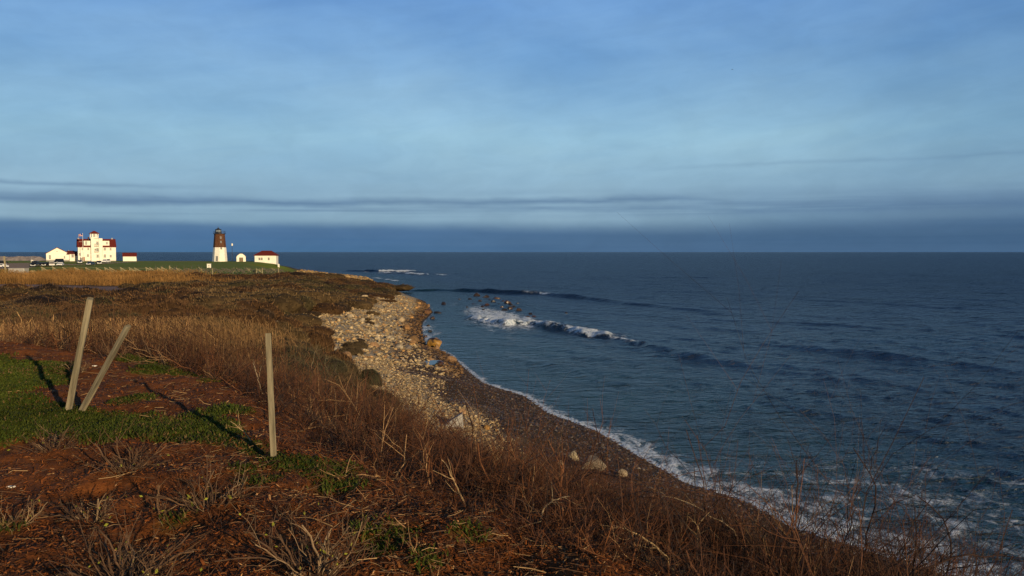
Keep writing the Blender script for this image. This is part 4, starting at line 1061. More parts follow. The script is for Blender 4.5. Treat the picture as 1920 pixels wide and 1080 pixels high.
def reeds():
    g = np.random.default_rng(14)
    def bed(name, label, N, box, cond, h, w, ca, cb):
        x, y = scatter(N, *box, g)
        d = shore_d(x, y); m = poly_sd(x, y, MOUND)
        k = cond(x, y, d, m); x, y = x[k], y[k]; n = len(x); z = H(x, y)
        hh = h * (.55 + .55 * g.random(n) ** 1.3) * (.72 + .55 * vnoise(x * .25, y * .25, 33))
        b = np.stack([x, y, z - .1], -1)
        dr = np.stack([g.normal(size=n) * .10 - .04, g.normal(size=n) * .10, np.ones(n)], -1)
        a = g.random(n) * 6.28; s_ = np.stack([np.cos(a), np.sin(a) * .5, 0 * a], -1) * w
        p1 = b + dr * hh[:, None] * .55; p2 = b + dr * hh[:, None] * .86 + g.normal(size=(n, 3)) * .02; lean = np.stack([g.normal(size=n) * .18 - .10, g.normal(size=n) * .15, -.02 + 0 * a], -1)
        p3 = b + dr * hh[:, None] + lean
        V = np.stack([b - s_ * .7, b + s_ * .7, p1 + s_ * .6, p1 - s_ * .6, p2 + s_ * .5, p2 - s_ * .5, (p2 + p3) / 2 + s_ * 1.5, (p2 + p3) / 2 - s_ * 1.5, p3], 1).reshape(-1, 3)
        i = np.arange(n)[:, None] * 9
        Q = np.concatenate([i + np.array([[0, 1, 2, 3]]), i + np.array([[3, 2, 4, 5]]), i + np.array([[5, 4, 6, 7]])]); T = i + np.array([[7, 6, 8]])
        t = g.random((n, 1)); c = (np.array(ca) * (1 - t) + np.array(cb) * t) * (.6 + .7 * vnoise(x * .4, y * .8, 21)[:, None]) * (1.08 + (1.0 * sstep(x / y, -.34, -.50)[:, None] if name == 'reed_bed' else 0))
        # grazing leaves
        kk = np.nonzero(g.random(n) < .8)[0]; ang = g.random(len(kk)) * 6.28
        lb = b[kk] + dr[kk] * (hh[kk] * (.2 + .5 * g.random(len(kk))))[:, None]
        ld = np.stack([np.cos(ang) * .4, np.sin(ang) * .4, .45 + 0 * ang], -1) * (.45 + .35 * g.random((len(kk), 1))); ls = np.stack([-np.sin(ang), np.cos(ang), 0 * ang], -1) * w * .8
        lV = np.stack([lb - ls, lb + ls, lb + ld + np.array([0, 0, -.06])], 1).reshape(-1, 3)
        T2 = np.arange(len(kk))[:, None] * 3 + np.array([[0, 1, 2]]) + len(V)
        o = mesh_np(name, np.concatenate([V, lV]), [Q, T, T2], M_REED, col=np.concatenate([np.repeat(c, 9, 0), np.repeat(c[kk] * .9, 3, 0)]))
        tag(o, label, 'reeds', kind='stuff')
    bed('reed_bed', 'tall tan dry reeds standing in the hollow behind the leaning posts', 62000, (-42, -7.5, 22, 52),
        lambda x, y, d, m: (m > 2.2) & (d > 15) & (vnoise(x * .22, y * .22, 5) + sstep(x, -9, -20) * .5 > .38) & (x > -.70 * y - 2) & (y < 50 + 3 * vnoise(x * .3, 2., 4)) & (g.random(len(x)) < sstep(x, -9, -22) * .85 + .15), 1.75, .011, (.30, .175, .070), (.19, .105, .045))
    bed('far_reed_bed', 'low golden band of dry reeds in front of the timber frame fence', 56000, (-150, -50, 178, 217),
        lambda x, y, d, m: (x > -.64 * y - 3) & (g.random(len(x)) < sstep(x / y + .10 * (vnoise(y * .15, x * .10, 7) - .5), -.33, -.46)), 2.0, .034, (.34, .18, .055), (.24, .125, .038))
    bed('marsh_grass', 'thin brown dry stalks between the reeds and the beach brush', 30000, (-16, -2, 14, 44),
        lambda x, y, d, m: (m > .8) & (d > 14) & (g.random(len(x)) < .75), 1.05, .0075, (.15, .078, .034), (.085, .043, .022))
reeds()

# ---------------------------------------------------------------- scrub bushes
def ico(sub):
    bm = bmesh.new(); bmesh.ops.create_icosphere(bm, subdivisions=sub, radius=1)
    V = np.array([v.co for v in bm.verts]); F = np.array([[v.index for v in f.verts] for f in bm.faces]); bm.free()
    return V, F
def shrub_mesh(seed, n, wt, colr, tall=1.0):
    g = np.random.default_rng(seed)
    lob = [(g.normal() * .45, g.normal() * .45, .55 + .45 * g.random()) for _ in range(5)]
    u = g.normal(size=(n, 3)); u = norm(u); u[:, 2] = np.abs(u[:, 2]) * .95
    r = .45 + .55 * g.random(n) ** .45
    which = g.integers(0, 5, n); L = np.array(lob)[which]
    p = u * r[:, None] * L[:, 2:3] * np.array([1.0, 1.0, .85 * tall]) ; p[:, 0] += L[:, 0]; p[:, 1] += L[:, 1]
    bump = 1 + .25 * (vnoise(p[:, 0] * 3 + 5, p[:, 1] * 3 + p[:, 2] * 2, seed) - .5)
    p[:, 2] *= bump
    ln = .06 + .17 * g.random(n) ** 1.6
    dr = norm(u * .6 + g.normal(size=(n, 3)) * .45 + np.array([0, 0, .75]))
    side = norm(np.cross(dr, g.normal(size=(n, 3)))) * (wt * (.6 + .8 * g.random(n)))[:, None]
    b = p - dr * ln[:, None] * .6
    b[:, 2] = np.maximum(b[:, 2], -.05)
    tip = p + dr * ln[:, None] * .55
    V = np.stack([b - side, b + side, tip + side * .25, tip - side * .25], 1).reshape(-1, 3)
    F = np.arange(n * 4).reshape(n, 4)
    t = g.random((n, 1))
    c = (np.array(colr) * (.55 + .9 * t)) * np.array([1, 1, 1])
    cc = np.repeat(c, 4, 0)
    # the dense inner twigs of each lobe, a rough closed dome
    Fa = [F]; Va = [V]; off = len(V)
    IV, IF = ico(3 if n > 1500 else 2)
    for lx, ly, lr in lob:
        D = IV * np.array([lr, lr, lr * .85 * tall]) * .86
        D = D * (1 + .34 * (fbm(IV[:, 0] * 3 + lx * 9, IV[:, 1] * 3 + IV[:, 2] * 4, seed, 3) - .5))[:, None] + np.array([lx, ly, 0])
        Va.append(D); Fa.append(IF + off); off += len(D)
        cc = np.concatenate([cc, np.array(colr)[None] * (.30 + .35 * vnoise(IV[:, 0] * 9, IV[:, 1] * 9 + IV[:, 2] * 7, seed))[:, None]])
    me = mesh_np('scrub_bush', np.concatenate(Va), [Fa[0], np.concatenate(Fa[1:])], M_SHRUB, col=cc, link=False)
    return me
BROWNS = [(.052, .034, .024), (.118, .078, .036), (.130, .070, .031), (.155, .100, .046), (.104, .080, .036), (.078, .051, .031)]
def scrub():
    g = np.random.default_rng(15)
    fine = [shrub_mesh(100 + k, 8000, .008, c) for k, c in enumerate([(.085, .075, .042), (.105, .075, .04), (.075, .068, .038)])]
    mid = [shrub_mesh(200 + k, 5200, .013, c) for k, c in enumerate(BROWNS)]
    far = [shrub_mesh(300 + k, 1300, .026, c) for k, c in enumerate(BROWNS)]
    spots = []
    def put(x, y, r):
        for (a, b, rr) in spots[-420:]:
            if (a - x) ** 2 + (b - y) ** 2 < ((r + rr) * (.50 if b < 50 else .66)) ** 2: return
        spots.append((x, y, r))
    # grey green bushes on the beach edge, near
    for _ in range(1400):
        y = g.uniform(30, 56); x = g.uniform(-20, 0)
        d = shore_d(np.array([x]), np.array([y]))[0]; m = poly_sd(np.array([x]), np.array([y]), MOUND)[0]
        if d > np.interp(y, *WB) + .4 and d < 25 and m > 13: put(x, y, g.uniform(.8, 1.4))
    for px, py in ((664, 652), (655, 664), (672, 640), (692, 607), (684, 600), (720, 566), (733, 566), (700, 590), (640, 700), (690, 720)):
        p = ground(px, py); put(p[0], p[1], .36 + .0045 * p[1])
    nf = len(spots)
    for q in range(16): put(-.44 * 170 + q * 1.9 + g.normal(), 170 + 5 * g.normal(), 1.5 + 1.3 * g.random())
    for _ in range(9000):
        y = 50 + 205 * g.random() ** .8; x = -.66 * y + (.66 * y - 4) * g.random()
        if y < 58 and x < -28: continue
        d = shore_d(np.array([x]), np.array([y]))[0]
        if d < np.interp(y, *WB) + (1.0 if y < 150 else .6): continue
        if 58 < y < 105 and d < np.interp(y, *WB) + 7 and vnoise(x * .25, y * .25, 61) < .62: continue
        if 124 < y < 178 and x < -.42 * y: continue
        if 176 < y < 216 and x < -.43 * y: continue
        if y > 216 and x < -58: continue
        put(x, y, (1.0 + (1.0 if y < 85 else 2.2) * g.random() ** 1.5) * (1 if y < 150 else 1.15))
    n = 0
    order = sorted(range(len(spots)), key=lambda i: spots[i][1])
    rest = []
    for rank, i in enumerate(order):
        x, y, r = spots[i]
        if rank >= 295: rest.append((x, y, r)); continue
        near = i < nf
        me = fine[g.integers(3)] if near else mid[int(vnoise(x * .06, y * .06, 19) * 5.99)] if g.random() < .6 else mid[g.integers(6)]
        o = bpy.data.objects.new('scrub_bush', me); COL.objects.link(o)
        hgt = (1.15 * (.4 + 1.1 * vnoise(x * .10, y * .06, 23))) if near else (.55 + .62 * r) * (.65 + .7 * vnoise(x * .07, y * .05, 23)) * (1 if y < 150 else .8)
        o.location = (x, y, hz(x, y) - .05); o.scale = (r * .95, r * .95, hgt * g.uniform(.85, 1.1)); o.rotation_euler = (0, 0, g.random() * 6.28)
        if near: tag(o, 'grey green leafless bush at the top edge of the stony beach', 'bush', 'bushes at the beach edge')
        else: tag(o, 'rounded brown leafless scrub bush on the flat land behind the reeds', 'bush', 'scrub bushes on the flat land')
    Vs = []; Fs = []; Cs = []; n = 0
    cache = []
    for me in far:
        v = np.empty(len(me.vertices) * 3, np.float32); me.vertices.foreach_get('co', v); cl = np.empty(len(me.vertices) * 4, np.float32); me.color_attributes['Col'].data.foreach_get('color', cl)
        q4 = np.array([p.vertices[:] for p in me.polygons if len(p.vertices) == 4]); q3 = np.array([p.vertices[:] for p in me.polygons if len(p.vertices) == 3])
        cache.append((v.reshape(-1, 3), cl.reshape(-1, 4)[:, :3], q4, q3))
    F3 = []
    for x, y, r in rest:
        v, cl, q4, q3 = cache[int(vnoise(x * .05, y * .05, 19) * 5.99)] if g.random() < .6 else cache[g.integers(6)]
        a = g.random() * 6.28; ca, sa = math.cos(a), math.sin(a)
        hgt = (.5 + .52 * r) * (.65 + .7 * vnoise(x * .07, y * .05, 23)) * (1 if y < 150 else .85) * (1 if shore_d(np.array([x]), np.array([y]))[0] > 14 else .7)
        w_ = v * np.array([r, r, hgt]); w_ = np.stack([w_[:, 0] * ca - w_[:, 1] * sa + x, w_[:, 0] * sa + w_[:, 1] * ca + y, w_[:, 2] + hz(x, y) - .05], -1)
        Vs.append(w_); Fs.append(q4 + n); F3.append(q3 + n); Cs.append(cl); n += len(v)
    if Vs: tag(mesh_np('scrub_cover', np.concatenate(Vs), [np.concatenate(Fs), np.concatenate(F3)], M_SHRUB, col=np.concatenate(Cs)), 'far mass of low brown scrub running out to the headland', 'scrub', kind='stuff')
    print('shrubs', len(spots), 'near', nf)
scrub()

# ---------------------------------------------------------------- stones
IV3, IF3 = ico(3); IV2, IF2 = ico(2); IV1, IF1 = ico(1)
def rock_shape(V, seed, cuts=9, rough=.12, hmin=.55):
    g = np.random.default_rng(seed)
    P = V.copy()
    for _ in range(cuts):
        nrm = norm(g.normal(size=3)); h = hmin + .32 * g.random()
        d = P @ nrm; P = P - np.maximum(d - h, 0)[:, None] * nrm * .92
    r = 1 + rough * (fbm(V[:, 0] * 1.7 + seed, V[:, 1] * 1.7 + V[:, 2] * 2.3, seed, 3) - .5) * 2
    return P * r[:, None]
def pebbles(name, label, x, y, size, colr, M, sub=0, kindof='stuff', cat='stones', lift=.25):
    """one mesh of loose stones"""
    g = np.random.default_rng(len(x))
    if sub == 0:
        V0 = np.array([(1, 0, 0), (-1, 0, 0), (0, 1, 0), (0, -1, 0), (0, 0, 1), (0, 0, -1), (.62, .62, .45), (-.62, .62, .45), (-.62, -.62, .45), (.62, -.62, .45)], float)
        F0 = np.array([(0, 6, 4 - 0), (6, 2, 4), (2, 7, 4), (7, 1, 4), (1, 8, 4), (8, 3, 4), (3, 9, 4), (9, 0, 4), (0, 2, 6), (2, 1, 7), (1, 3, 8), (3, 0, 9), (2, 0, 5), (1, 2, 5), (3, 1, 5), (0, 3, 5)])
    else: V0, F0 = IV1, IF1
    n = len(x); k = len(V0)
    V = V0[None] * (1 + .22 * g.normal(size=(n, k, 1)).clip(-1.5, 1.5))
    sc_ = np.stack([size * (.8 + .5 * g.random(n)), size * (.6 + .4 * g.random(n)), size * (.40 + .3 * g.random(n))], -1)
    V = V * sc_[:, None]
    a = g.random(n) * 6.28; ca, sa = np.cos(a)[:, None], np.sin(a)[:, None]; tl = (g.random(n) - .5)[:, None] * .7
    X_ = V[..., 0] * ca - V[..., 1] * sa; Y_ = V[..., 0] * sa + V[..., 1] * ca; Z_ = V[..., 2] + tl * V[..., 0] * .5
    V = np.stack([X_ + x[:, None], Y_ + y[:, None], Z_ + (H(x, y) + size * lift)[:, None]], -1).reshape(-1, 3)
    F = (F0[None] + (np.arange(n) * k)[:, None, None]).reshape(-1, 3)
    return tag(mesh_np(name, V, F, M, col=np.repeat(colr, k, 0)), label, cat, kind=kindof)
def stone_cols(n, g, wet=False):
    t = g.random(n)[:, None]
    if wet:
        c = np.where(t < .5, np.array([.060, .036, .020]), np.where(t < .85, np.array([.10, .060, .030]), np.array([.16, .13, .10])))
    else:
        c = np.where(t < .40, np.array([.42, .31, .17]), np.where(t < .62, np.array([.56, .44, .27]), np.where(t < .80, np.array([.25, .21, .17]), np.where(t < .94, np.array([.36, .22, .11]), np.array([.13, .11, .10])))))
    return c * (.6 + .6 * g.random((n, 1))) * np.array([1, .97, .90])
def shingle():
    g = np.random.default_rng(16)
    # dry cobbles
    N = 90000
    y = 26 + 42 * g.random(N); x = g.uniform(-12, 11, N)
    d = shore_d(x, y); wb = np.interp(y, *WB)
    nz = fbm(x * 1.1, y * 1.1, 31, 4) - .5
    sandy = sstep(fbm(x * 0.22 + 3, y * 0.12, 17, 3), 0.46, 0.60) * sstep(d, wb * .8, wb * .5) * sstep(y, 95, 75)
    k = (d > np.interp(y, [26, 50, 65, 80], [6.6, 6.3, 5.4, 3.4]) + nz * 2) & (d < wb + 1.5) & (g.random(N) > sandy * .9)
    x, y = x[k], y[k]; sz = .026 + .080 * g.random(len(x)) ** 3.2
    pebbles('dry_cobbles', 'pale sunlit cobbles packed over the upper beach', x, y, sz, stone_cols(len(x), g), M_ROCK)
    N = 75000
    y = 20 + 68 * g.random(N); x = g.uniform(-14, 16, N); d = shore_d(x, y)
    k = (d > -.3) & (d < np.interp(y, [0, 60, 80, 100], [7.4, 6.8, 5.4, 2.5]) + 1.2 * (vnoise(x * .4, y * .4, 5) - .5)) & (y < 88); x, y = x[k], y[k]; sz = .03 + .06 * g.random(len(x)) ** 1.8
    pebbles('wet_shingle', 'dark wet pebbles along the water edge', x, y, sz, stone_cols(len(x), g, True), M_WETROCK)
    # bigger stones of the rubble zone and the far point, small in the picture
    N = 30000
    y = 60 + 105 * g.random(N); x = g.uniform(-40, -4, N); d = shore_d(x, y); wb = np.interp(y, *WB)
    k = (d > .2) & (d < wb + 2.5) & (y > 62 + 12 * vnoise(x * .2, y * .2, 8)); x, y, d = x[k], y[k], d[k]; sz = .05 + .17 * g.random(len(x)) ** 2.6
    c = stone_cols(len(x), g); w_ = sstep(d, 4.0, 1.0)[:, None]; c = c * (1 - w_) + np.array([.17, .095, .042]) * (.6 + .8 * g.random((len(x), 1))) * w_
    pebbles('rubble_stones', 'tumbled pale and brown stones filling the bouldery part of the beach', x, y, sz, c, M_ROCK, 0, lift=.35)
    N = 9000
    y = 250 + 150 * g.random(N); x = g.uniform(-120, -45, N); d = shore_d(x, y); k = (d > .5) & (d < np.interp(y, *WB) + 4); x, y = x[k], y[k]
    pebbles('point_stones', 'golden stones covering the far point beach', x, y, .15 + .35 * g.random(len(x)) ** 2.5, stone_cols(len(x), g) * np.array([1.0, .88, .68]), M_ROCK)
shingle()

def boulders():
    g = np.random.default_rng(17)
    def me_of(seed, colr, wet, V=IV3, F=IF3, **kw):
        P = rock_shape(V, seed, **kw)
        c = np.array(colr)[None] * (.75 + .5 * fbm(P[:, 0] * 2 + seed, P[:, 1] * 2 + P[:, 2], seed + 1, 3))[:, None]
        return mesh_np('rock', P, F, M_WETROCK if wet else M_ROCK, col=c, smooth=False, link=False)
    dry = [me_of(k, [(.46, .32, .16), (.38, .25, .12), (.52, .39, .22), (.32, .26, .18), (.42, .23, .08), (.24, .14, .07)][k % 6], False, IV2, IF2) for k in range(12)]
    wet = [me_of(40 + k, [(.026, .017, .013), (.060, .028, .013), (.020, .016, .014), (.040, .024, .015)][k % 4], True, IV2, IF2) for k in range(8)]
    def place(me, p, s3, rz, label, group=None, name='boulder'):
        o = bpy.data.objects.new(name, me); COL.objects.link(o); o.location = p; o.scale = s3; o.rotation_euler = (g.normal() * .15, g.normal() * .15, rz)
        return tag(o, label, 'rock', group)
    # rocks awash
    surf = [(831, 571, 11), (861, 562, 5), (881, 562, 8), (894, 556, 16), (911, 559, 16), (932, 562, 14), (925, 568, 12), (888, 571, 9), (904, 576, 9), (913, 574, 12), (906, 582, 6), (876, 577, 5), (920, 586, 14), (952, 570, 16),
            (957, 574, 12), (956, 580, 14), (970, 570, 7), (941, 577, 8), (946, 583, 12), (972, 584, 14), (995, 590, 10), (989, 597, 12), (821, 587, 15), (810, 598, 11), (1060, 589, 9), (1001, 595, 9), (775, 515.5, 6), (900, 566, 8), (918, 563, 9), (943, 566, 8), (963, 577, 9), (935, 572, 7), (803, 612, 8), (798, 632, 9), (806, 622, 7)]
    spec = {0: 'dark rounded rock alone in calm water near the stony headland', 22: 'flat dark rock just off the stony headland', 23: 'low brown rock touching the waterline of the headland', 20: 'upright rock at the right end of the surf cluster', 21: 'reddish brown rock beside the upright rock in the surf', 24: 'flat lone rock right of the surf cluster', 26: 'tiny dark rock under the far breaking waves'}
    for i, (px, py, w_) in enumerate(surf):
        x, y = sea(px, py); sw = w_ * y / FPX
        o = place(wet[i % 8], (x, y, .05), (sw * .56, sw * .5, sw * .42 if i not in (22, 12, 7) else sw * .2), g.random() * 6.28, spec.get(i, 'dark wet rock among the cluster breaking the surf'), None if i in spec else 'dark rocks awash in the surf', 'surf_rock')
    # the big golden boulder at the water edge
    x, y = sea(813, 652); P = rock_shape(IV3, 5, 12, .1)
    c = np.where((fbm(P[:, 0] * 3, P[:, 1] * 3 + P[:, 2], 3, 3) + .55 * (P[:, 2] - .3) > .62)[:, None], np.array([.035, .022, .014]), np.array([.30, .16, .035]))
    big = mesh_np('boulder', P, IF3, M_WETROCK, col=c); big.location = (x, y, .25); big.scale = (1.05, .9, .85); tag(big, 'big golden brown boulder standing in the swash at the edge of the dark shingle', 'rock')
    # single stones that stand out on the beach
    singles = [((868, 776), 15, (.42, .26, .14), 'smooth tan boulder behind the pale slab at the brush edge'), ((913, 805), 13, (.40, .22, .07), 'small orange brown rock right of the pale slab'),
               ((1074, 862), 22, (.42, .35, .23), 'tall pale cream boulder poking out of the brush near the dark shingle'), ((1112, 880), 46, (.27, .22, .16), 'broad low grey boulder half hidden by brush right of the cream boulder'),
               ((1165, 893), 22, (.36, .28, .18), 'pale boulder behind the brush below the broad grey boulder'), ((1050, 872), 14, (.38, .30, .2), 'small pale stone left of the cream boulder in the brush'), ((626, 722), 13, (.42, .27, .15), 'rounded tan boulder in the dark brush above the beach'),
               ((643, 724), 17, (.28, .25, .19), 'grey boulder beside the rounded tan boulder in the brush'), ((663, 739), 22, (.36, .30, .19), 'pale flat rock below the grey boulder in the brush'), ((626, 658), 16, (.34, .29, .22), 'large pale grey rock at the left foot of the rubble'),
               ((660, 570), 8, (.48, .34, .18), 'lone pale boulder in the scrub above the headland'), ((678, 650), 13, (.42, .27, .13), 'orange tan boulder on the crest of the rubble'), ((664, 658), 9, (.42, .24, .08), 'small ochre boulder on the dark bank'), ((668, 661), 8, (.4, .22, .07), 'ochre stone beside the small ochre boulder'),
               ((653, 663), 7, (.4, .24, .1), 'little tan stone at the foot of the dark bank'), ((765, 655), 14, (.16, .14, .13), 'dark angular rock at the edge of the wet shingle'), ((776, 640), 20, (.22, .13, .06), 'brown boulder at the head of the wet shingle'), ((752, 603), 14, (.44, .33, .2), 'wide pale boulder in the middle of the headland rubble'),
               ((735, 637), 9, (.46, .38, .25), 'bright cream boulder amid the rubble'), ((800, 588), 12, (.18, .09, .045), 'reddish brown boulder at the seaward corner of the headland'), ((762, 618), 16, (.34, .18, .07), 'rust coloured boulder on the seaward side of the rubble')]
    for i, ((px, py), w_, cc, lb) in enumerate(singles):
        p = ground(px, py); sw = w_ * p[1] / FPX
        me = me_of(70 + i, tuple(np.array(cc) * .8), False, cuts=12, hmin=.70, rough=.16)
        o = place(me, p + np.array([0, 0, sw * .18]), (sw * .55, sw * .5, sw * (.42 if i not in (2,) else .62)), g.random() * 6.28, lb)
    # pale concrete slab
    p = ground(850, 800); q = MB(); q.add([(-.85, -.25, -.3), (.65, -.35, -.3), (.72, .15, -.3), (-.7, .3, -.3), (-.45, -.2, .30), (.55, -.3, .95), (.62, .05, .98), (-.4, .25, .36)], [(3, 2, 1, 0), (4, 5, 6, 7), (0, 1, 5, 4), (1, 2, 6, 5), (2, 3, 7, 6), (3, 0, 4, 7)])
    o = q.build('concrete_slab', M_GREY, bevel=.05); o.location = p; o.scale = (.72, .8, .7); o.rotation_euler = (0, 0, .15); tag(o, 'pale angular slab sticking up between brush and beach', 'slab')
    # individuals of the rubble
    n = 0; tries = 0
    while n < 230 and tries < 20000:
        tries += 1
        y = 62 + 95 * g.random() ** 1.2; x = g.uniform(-40, -5)
        d = shore_d(np.array([x]), np.array([y]))[0]; wb = np.interp(y, *WB)
        up = d > wb
        if d < .1 or d > wb + (9 if y < 115 else 4): continue
        if up and g.random() < .55: continue
        if y < 72 and g.random() < .6: continue
        s_ = (.16 + .34 * g.random() ** 2.0) * (1.25 if up else 1)
        brown = d < 3.2 + g.normal() * .8
        me = (wet[1 + 4 * g.integers(2)] if g.random() < .5 else dry[[5, 4, 11][g.integers(3)]]) if brown else dry[g.integers(12)]
        z = hz(x, y)
        lb = ('brown rock at the seaward edge of the headland rubble', 'brown seaward rubble rocks') if brown else (('pale boulder in the scattered bank above the rubble beach', 'pale rocks scattered above the rubble') if up else ('pale boulder lying in the rubble beach', 'pale rocks of the rubble beach'))
        place(me, (x, y, z + s_ * .25), (s_ * g.uniform(.8, 1.25), s_ * g.uniform(.7, 1.1), s_ * g.uniform(.55, .9)), g.random() * 6.28, lb[0], lb[1], 'rock'); n += 1
    # pool on the dark shingle
    p = ground(810, 682); n_ = 26; a = np.arange(n_) * 2 * math.pi / n_; rr = 1 + .25 * np.sin(a * 3) + .1 * np.sin(a * 5)
    px_, py_ = p[0] + .62 * rr * np.cos(a), p[1] + 1.5 * rr * np.sin(a)
    zz = H(px_, py_).max() + .02
    M_POOL = mat('pool_water', (.02, .025, .03), .22, 3, .1, spec=.15)
    V = np.concatenate([np.stack([px_, py_, 0 * a + zz], -1), np.stack([px_, py_, 0 * a + zz - .5], -1)])
    i = np.arange(n_); j = (i + 1) % n_
    tag(mesh_np('tide_pool', V, [i[None], np.stack([i, i + n_, j + n_, j], -1)], M_POOL), kind='structure')
boulders()

# ---------------------------------------------------------------- leaning posts on the mound
M_POST = mat('weathered_post', (.19, .158, .098), .85, 16, .6, bump=.8, bscale=40, stretch=(1.4, 1.4, .10))
M_NAIL = mat('nail_head', (.75, .72, .66), .35, 3, .1, metal=.3)
def post(base_px, top_px, w_, label, ry=0.0, nails=False, dtop=0.0, thin=1.0):
    b = ground(*base_px); t_ = at(*top_px, b[1] + dtop)
    ax = Vector(t_ - b); L = ax.length; ax.normalize()
    bm = bmesh.new()
    n = 9
    rings = []
    g = np.random.default_rng(int(base_px[0]))
    for i in range(n):
        z = -.25 + (L + .25) * i / (n - 1); r = w_ / 2 * (1.06 - .10 * i / (n - 1)); ox, oy = g.normal(size=2) * w_ * .03
        rings.append([bm.verts.new((sx * r * (1 if sx * sy > 0 else .96) + ox, sy * r * thin + oy, z + (0 if i < n - 1 else .012 * sx))) for sx, sy in ((-1, -1), (1, -1), (1, 1), (-1, 1))])
    for a_, b_ in zip(rings[:-1], rings[1:]):
        for k in range(4): bm.faces.new((a_[k], a_[(k + 1) % 4], b_[(k + 1) % 4], b_[k]))
    bm.faces.new(rings[-1]); bm.faces.new(rings[0][::-1])
    bmesh.ops.bevel(bm, geom=[e for e in bm.edges if len(e.link_faces) == 2 and e.calc_face_angle(0) > 1.0], offset=w_ * .10, segments=2, affect='EDGES')
    bmesh.ops.recalc_face_normals(bm, faces=bm.faces)
    me = bpy.data.meshes.new('wooden_post'); bm.to_mesh(me); bm.free(); me.materials.append(M_POST)
    o = bpy.data.objects.new('wooden_post', me); COL.objects.link(o)
    o.location = b; o.rotation_mode = 'QUATERNION'; o.rotation_quaternion = ax.to_track_quat('Z', 'Y') @ Quaternion((0, 0, 1), ry)
    if nails:
        for k in range(18):
            z = L * (.06 + .90 * k / 17) + g.normal() * .01
            nb = MB().lathe([(.0055, 0), (.0055, .004), (.003, .006)], 8).build('nail', M_NAIL, o)
            nb.location = (w_ * .53, -w_ * .12 + g.normal() * .004, z); nb.rotation_euler = (0, R(90), 0)
    return tag(o, label, 'post')
post((128.5, 770), (169.5, 560), .064, 'tall weathered square post leaning slightly right on the grass', ry=R(20))
post((152.5, 773), (240, 611), .048, 'thinner post leaning far to the right with bright nail heads along one edge', ry=R(-18), nails=True)
post((513, 858), (503, 627), .049, 'straight pale wooden stake standing alone by the brush', ry=R(14))

# ---------------------------------------------------------------- pruned shrubs in the mulch, bare stems in the brush
M_BARK = mat('pruned_bark', rough=.8, scale=30, var=.3, bump=.3, bscale=60, use_col=True, spec=.2)
M_BUD = mat('young_leaf', (.30, .30, .03), .6, 8, .3, trans=.3)
def pruned(px, py, hpx, wpx, n, label, seed, rad=.0085, leaves=10, lean=0.0):
    g = np.random.default_rng(seed)
    b0 = ground(px, py); sc_ = b0[1] / FPX
    hgt = hpx * sc_; wid = wpx * sc_ / 2
    root = tag(empty('pruned_shrub', b0), label, 'shrub')
    a = g.random(n) * 6.28; rr = (.15 + .85 * g.random(n) ** .7)
    out = np.stack([np.cos(a) * rr, np.sin(a) * rr * .9, 0 * a], -1)
    base = out * np.array([.10, .10, 0]) * (.5 + wid) + np.array([0, 0, -.03])
    L = np.sqrt((hgt * (1.05 - .45 * rr)) ** 2 + (wid * rr) ** 2) * (.35 + .75 * g.random(n))
    dr = out * wid + np.array([lean * hgt, 0, 0]); dr[:, 2] = hgt * (1.0 - .55 * rr)
    P, R_ = stems(base, dr, L, rad * (.30 + .85 * g.random(n) ** 2.2), 7, g, .30, .6)
    t = g.random((n, 1)); c = np.array([.055, .030, .018]) * (1 - t) + np.array([.135, .076, .040]) * t; c = np.where(g.random((n, 1)) < .10, np.array([.24, .16, .09]), c)
    pr = [tubes(P, R_, 6, c)]
    Q, qr, i = branch(P, R_, 4, .25, .95, .75, .45, .6, 5, g, .05, .25); pr.append(tubes(Q, qr, 4, c[i] * .95))
    k = g.random(len(Q)) < .5; Q2, q2, j = branch(Q[k], qr[k], 1, .3, .9, .7, .5, .7, 3, g); pr.append(tubes(Q2, q2, 3, c[i][k][j]))
    # pale cut ends
    e = P[:, -1]; d_ = norm(P[:, -1] - P[:, -2]); re = R_[:, -1] * 1.02
    E = np.stack([e, e + d_ * .002], 1)
    pr.append(tubes(E, np.stack([re, re * .15], 1), 6, np.array([.34, .26, .16]) * (.5 + .7 * g.random((n, 1)))))
    V, F, C = join(pr)
    mesh_np('stems', V, F, M_BARK, root, col=C)
    if leaves:
        i = g.integers(0, len(Q), leaves); p = Q[i, g.integers(1, 4, leaves)]
        u = norm(g.normal(size=(leaves, 3)) + np.array([0, 0, .8])); s_ = norm(np.cross(u, g.normal(size=(leaves, 3)))); ll = (.016 + .018 * g.random((leaves, 1)))
        V = np.stack([p, p + u * ll * .5 + s_ * ll * .28, p + u * ll, p + u * ll * .5 - s_ * ll * .28], 1).reshape(-1, 3)
        mesh_np('young_leaves', V, np.arange(leaves * 4).reshape(-1, 4), M_BUD, root)
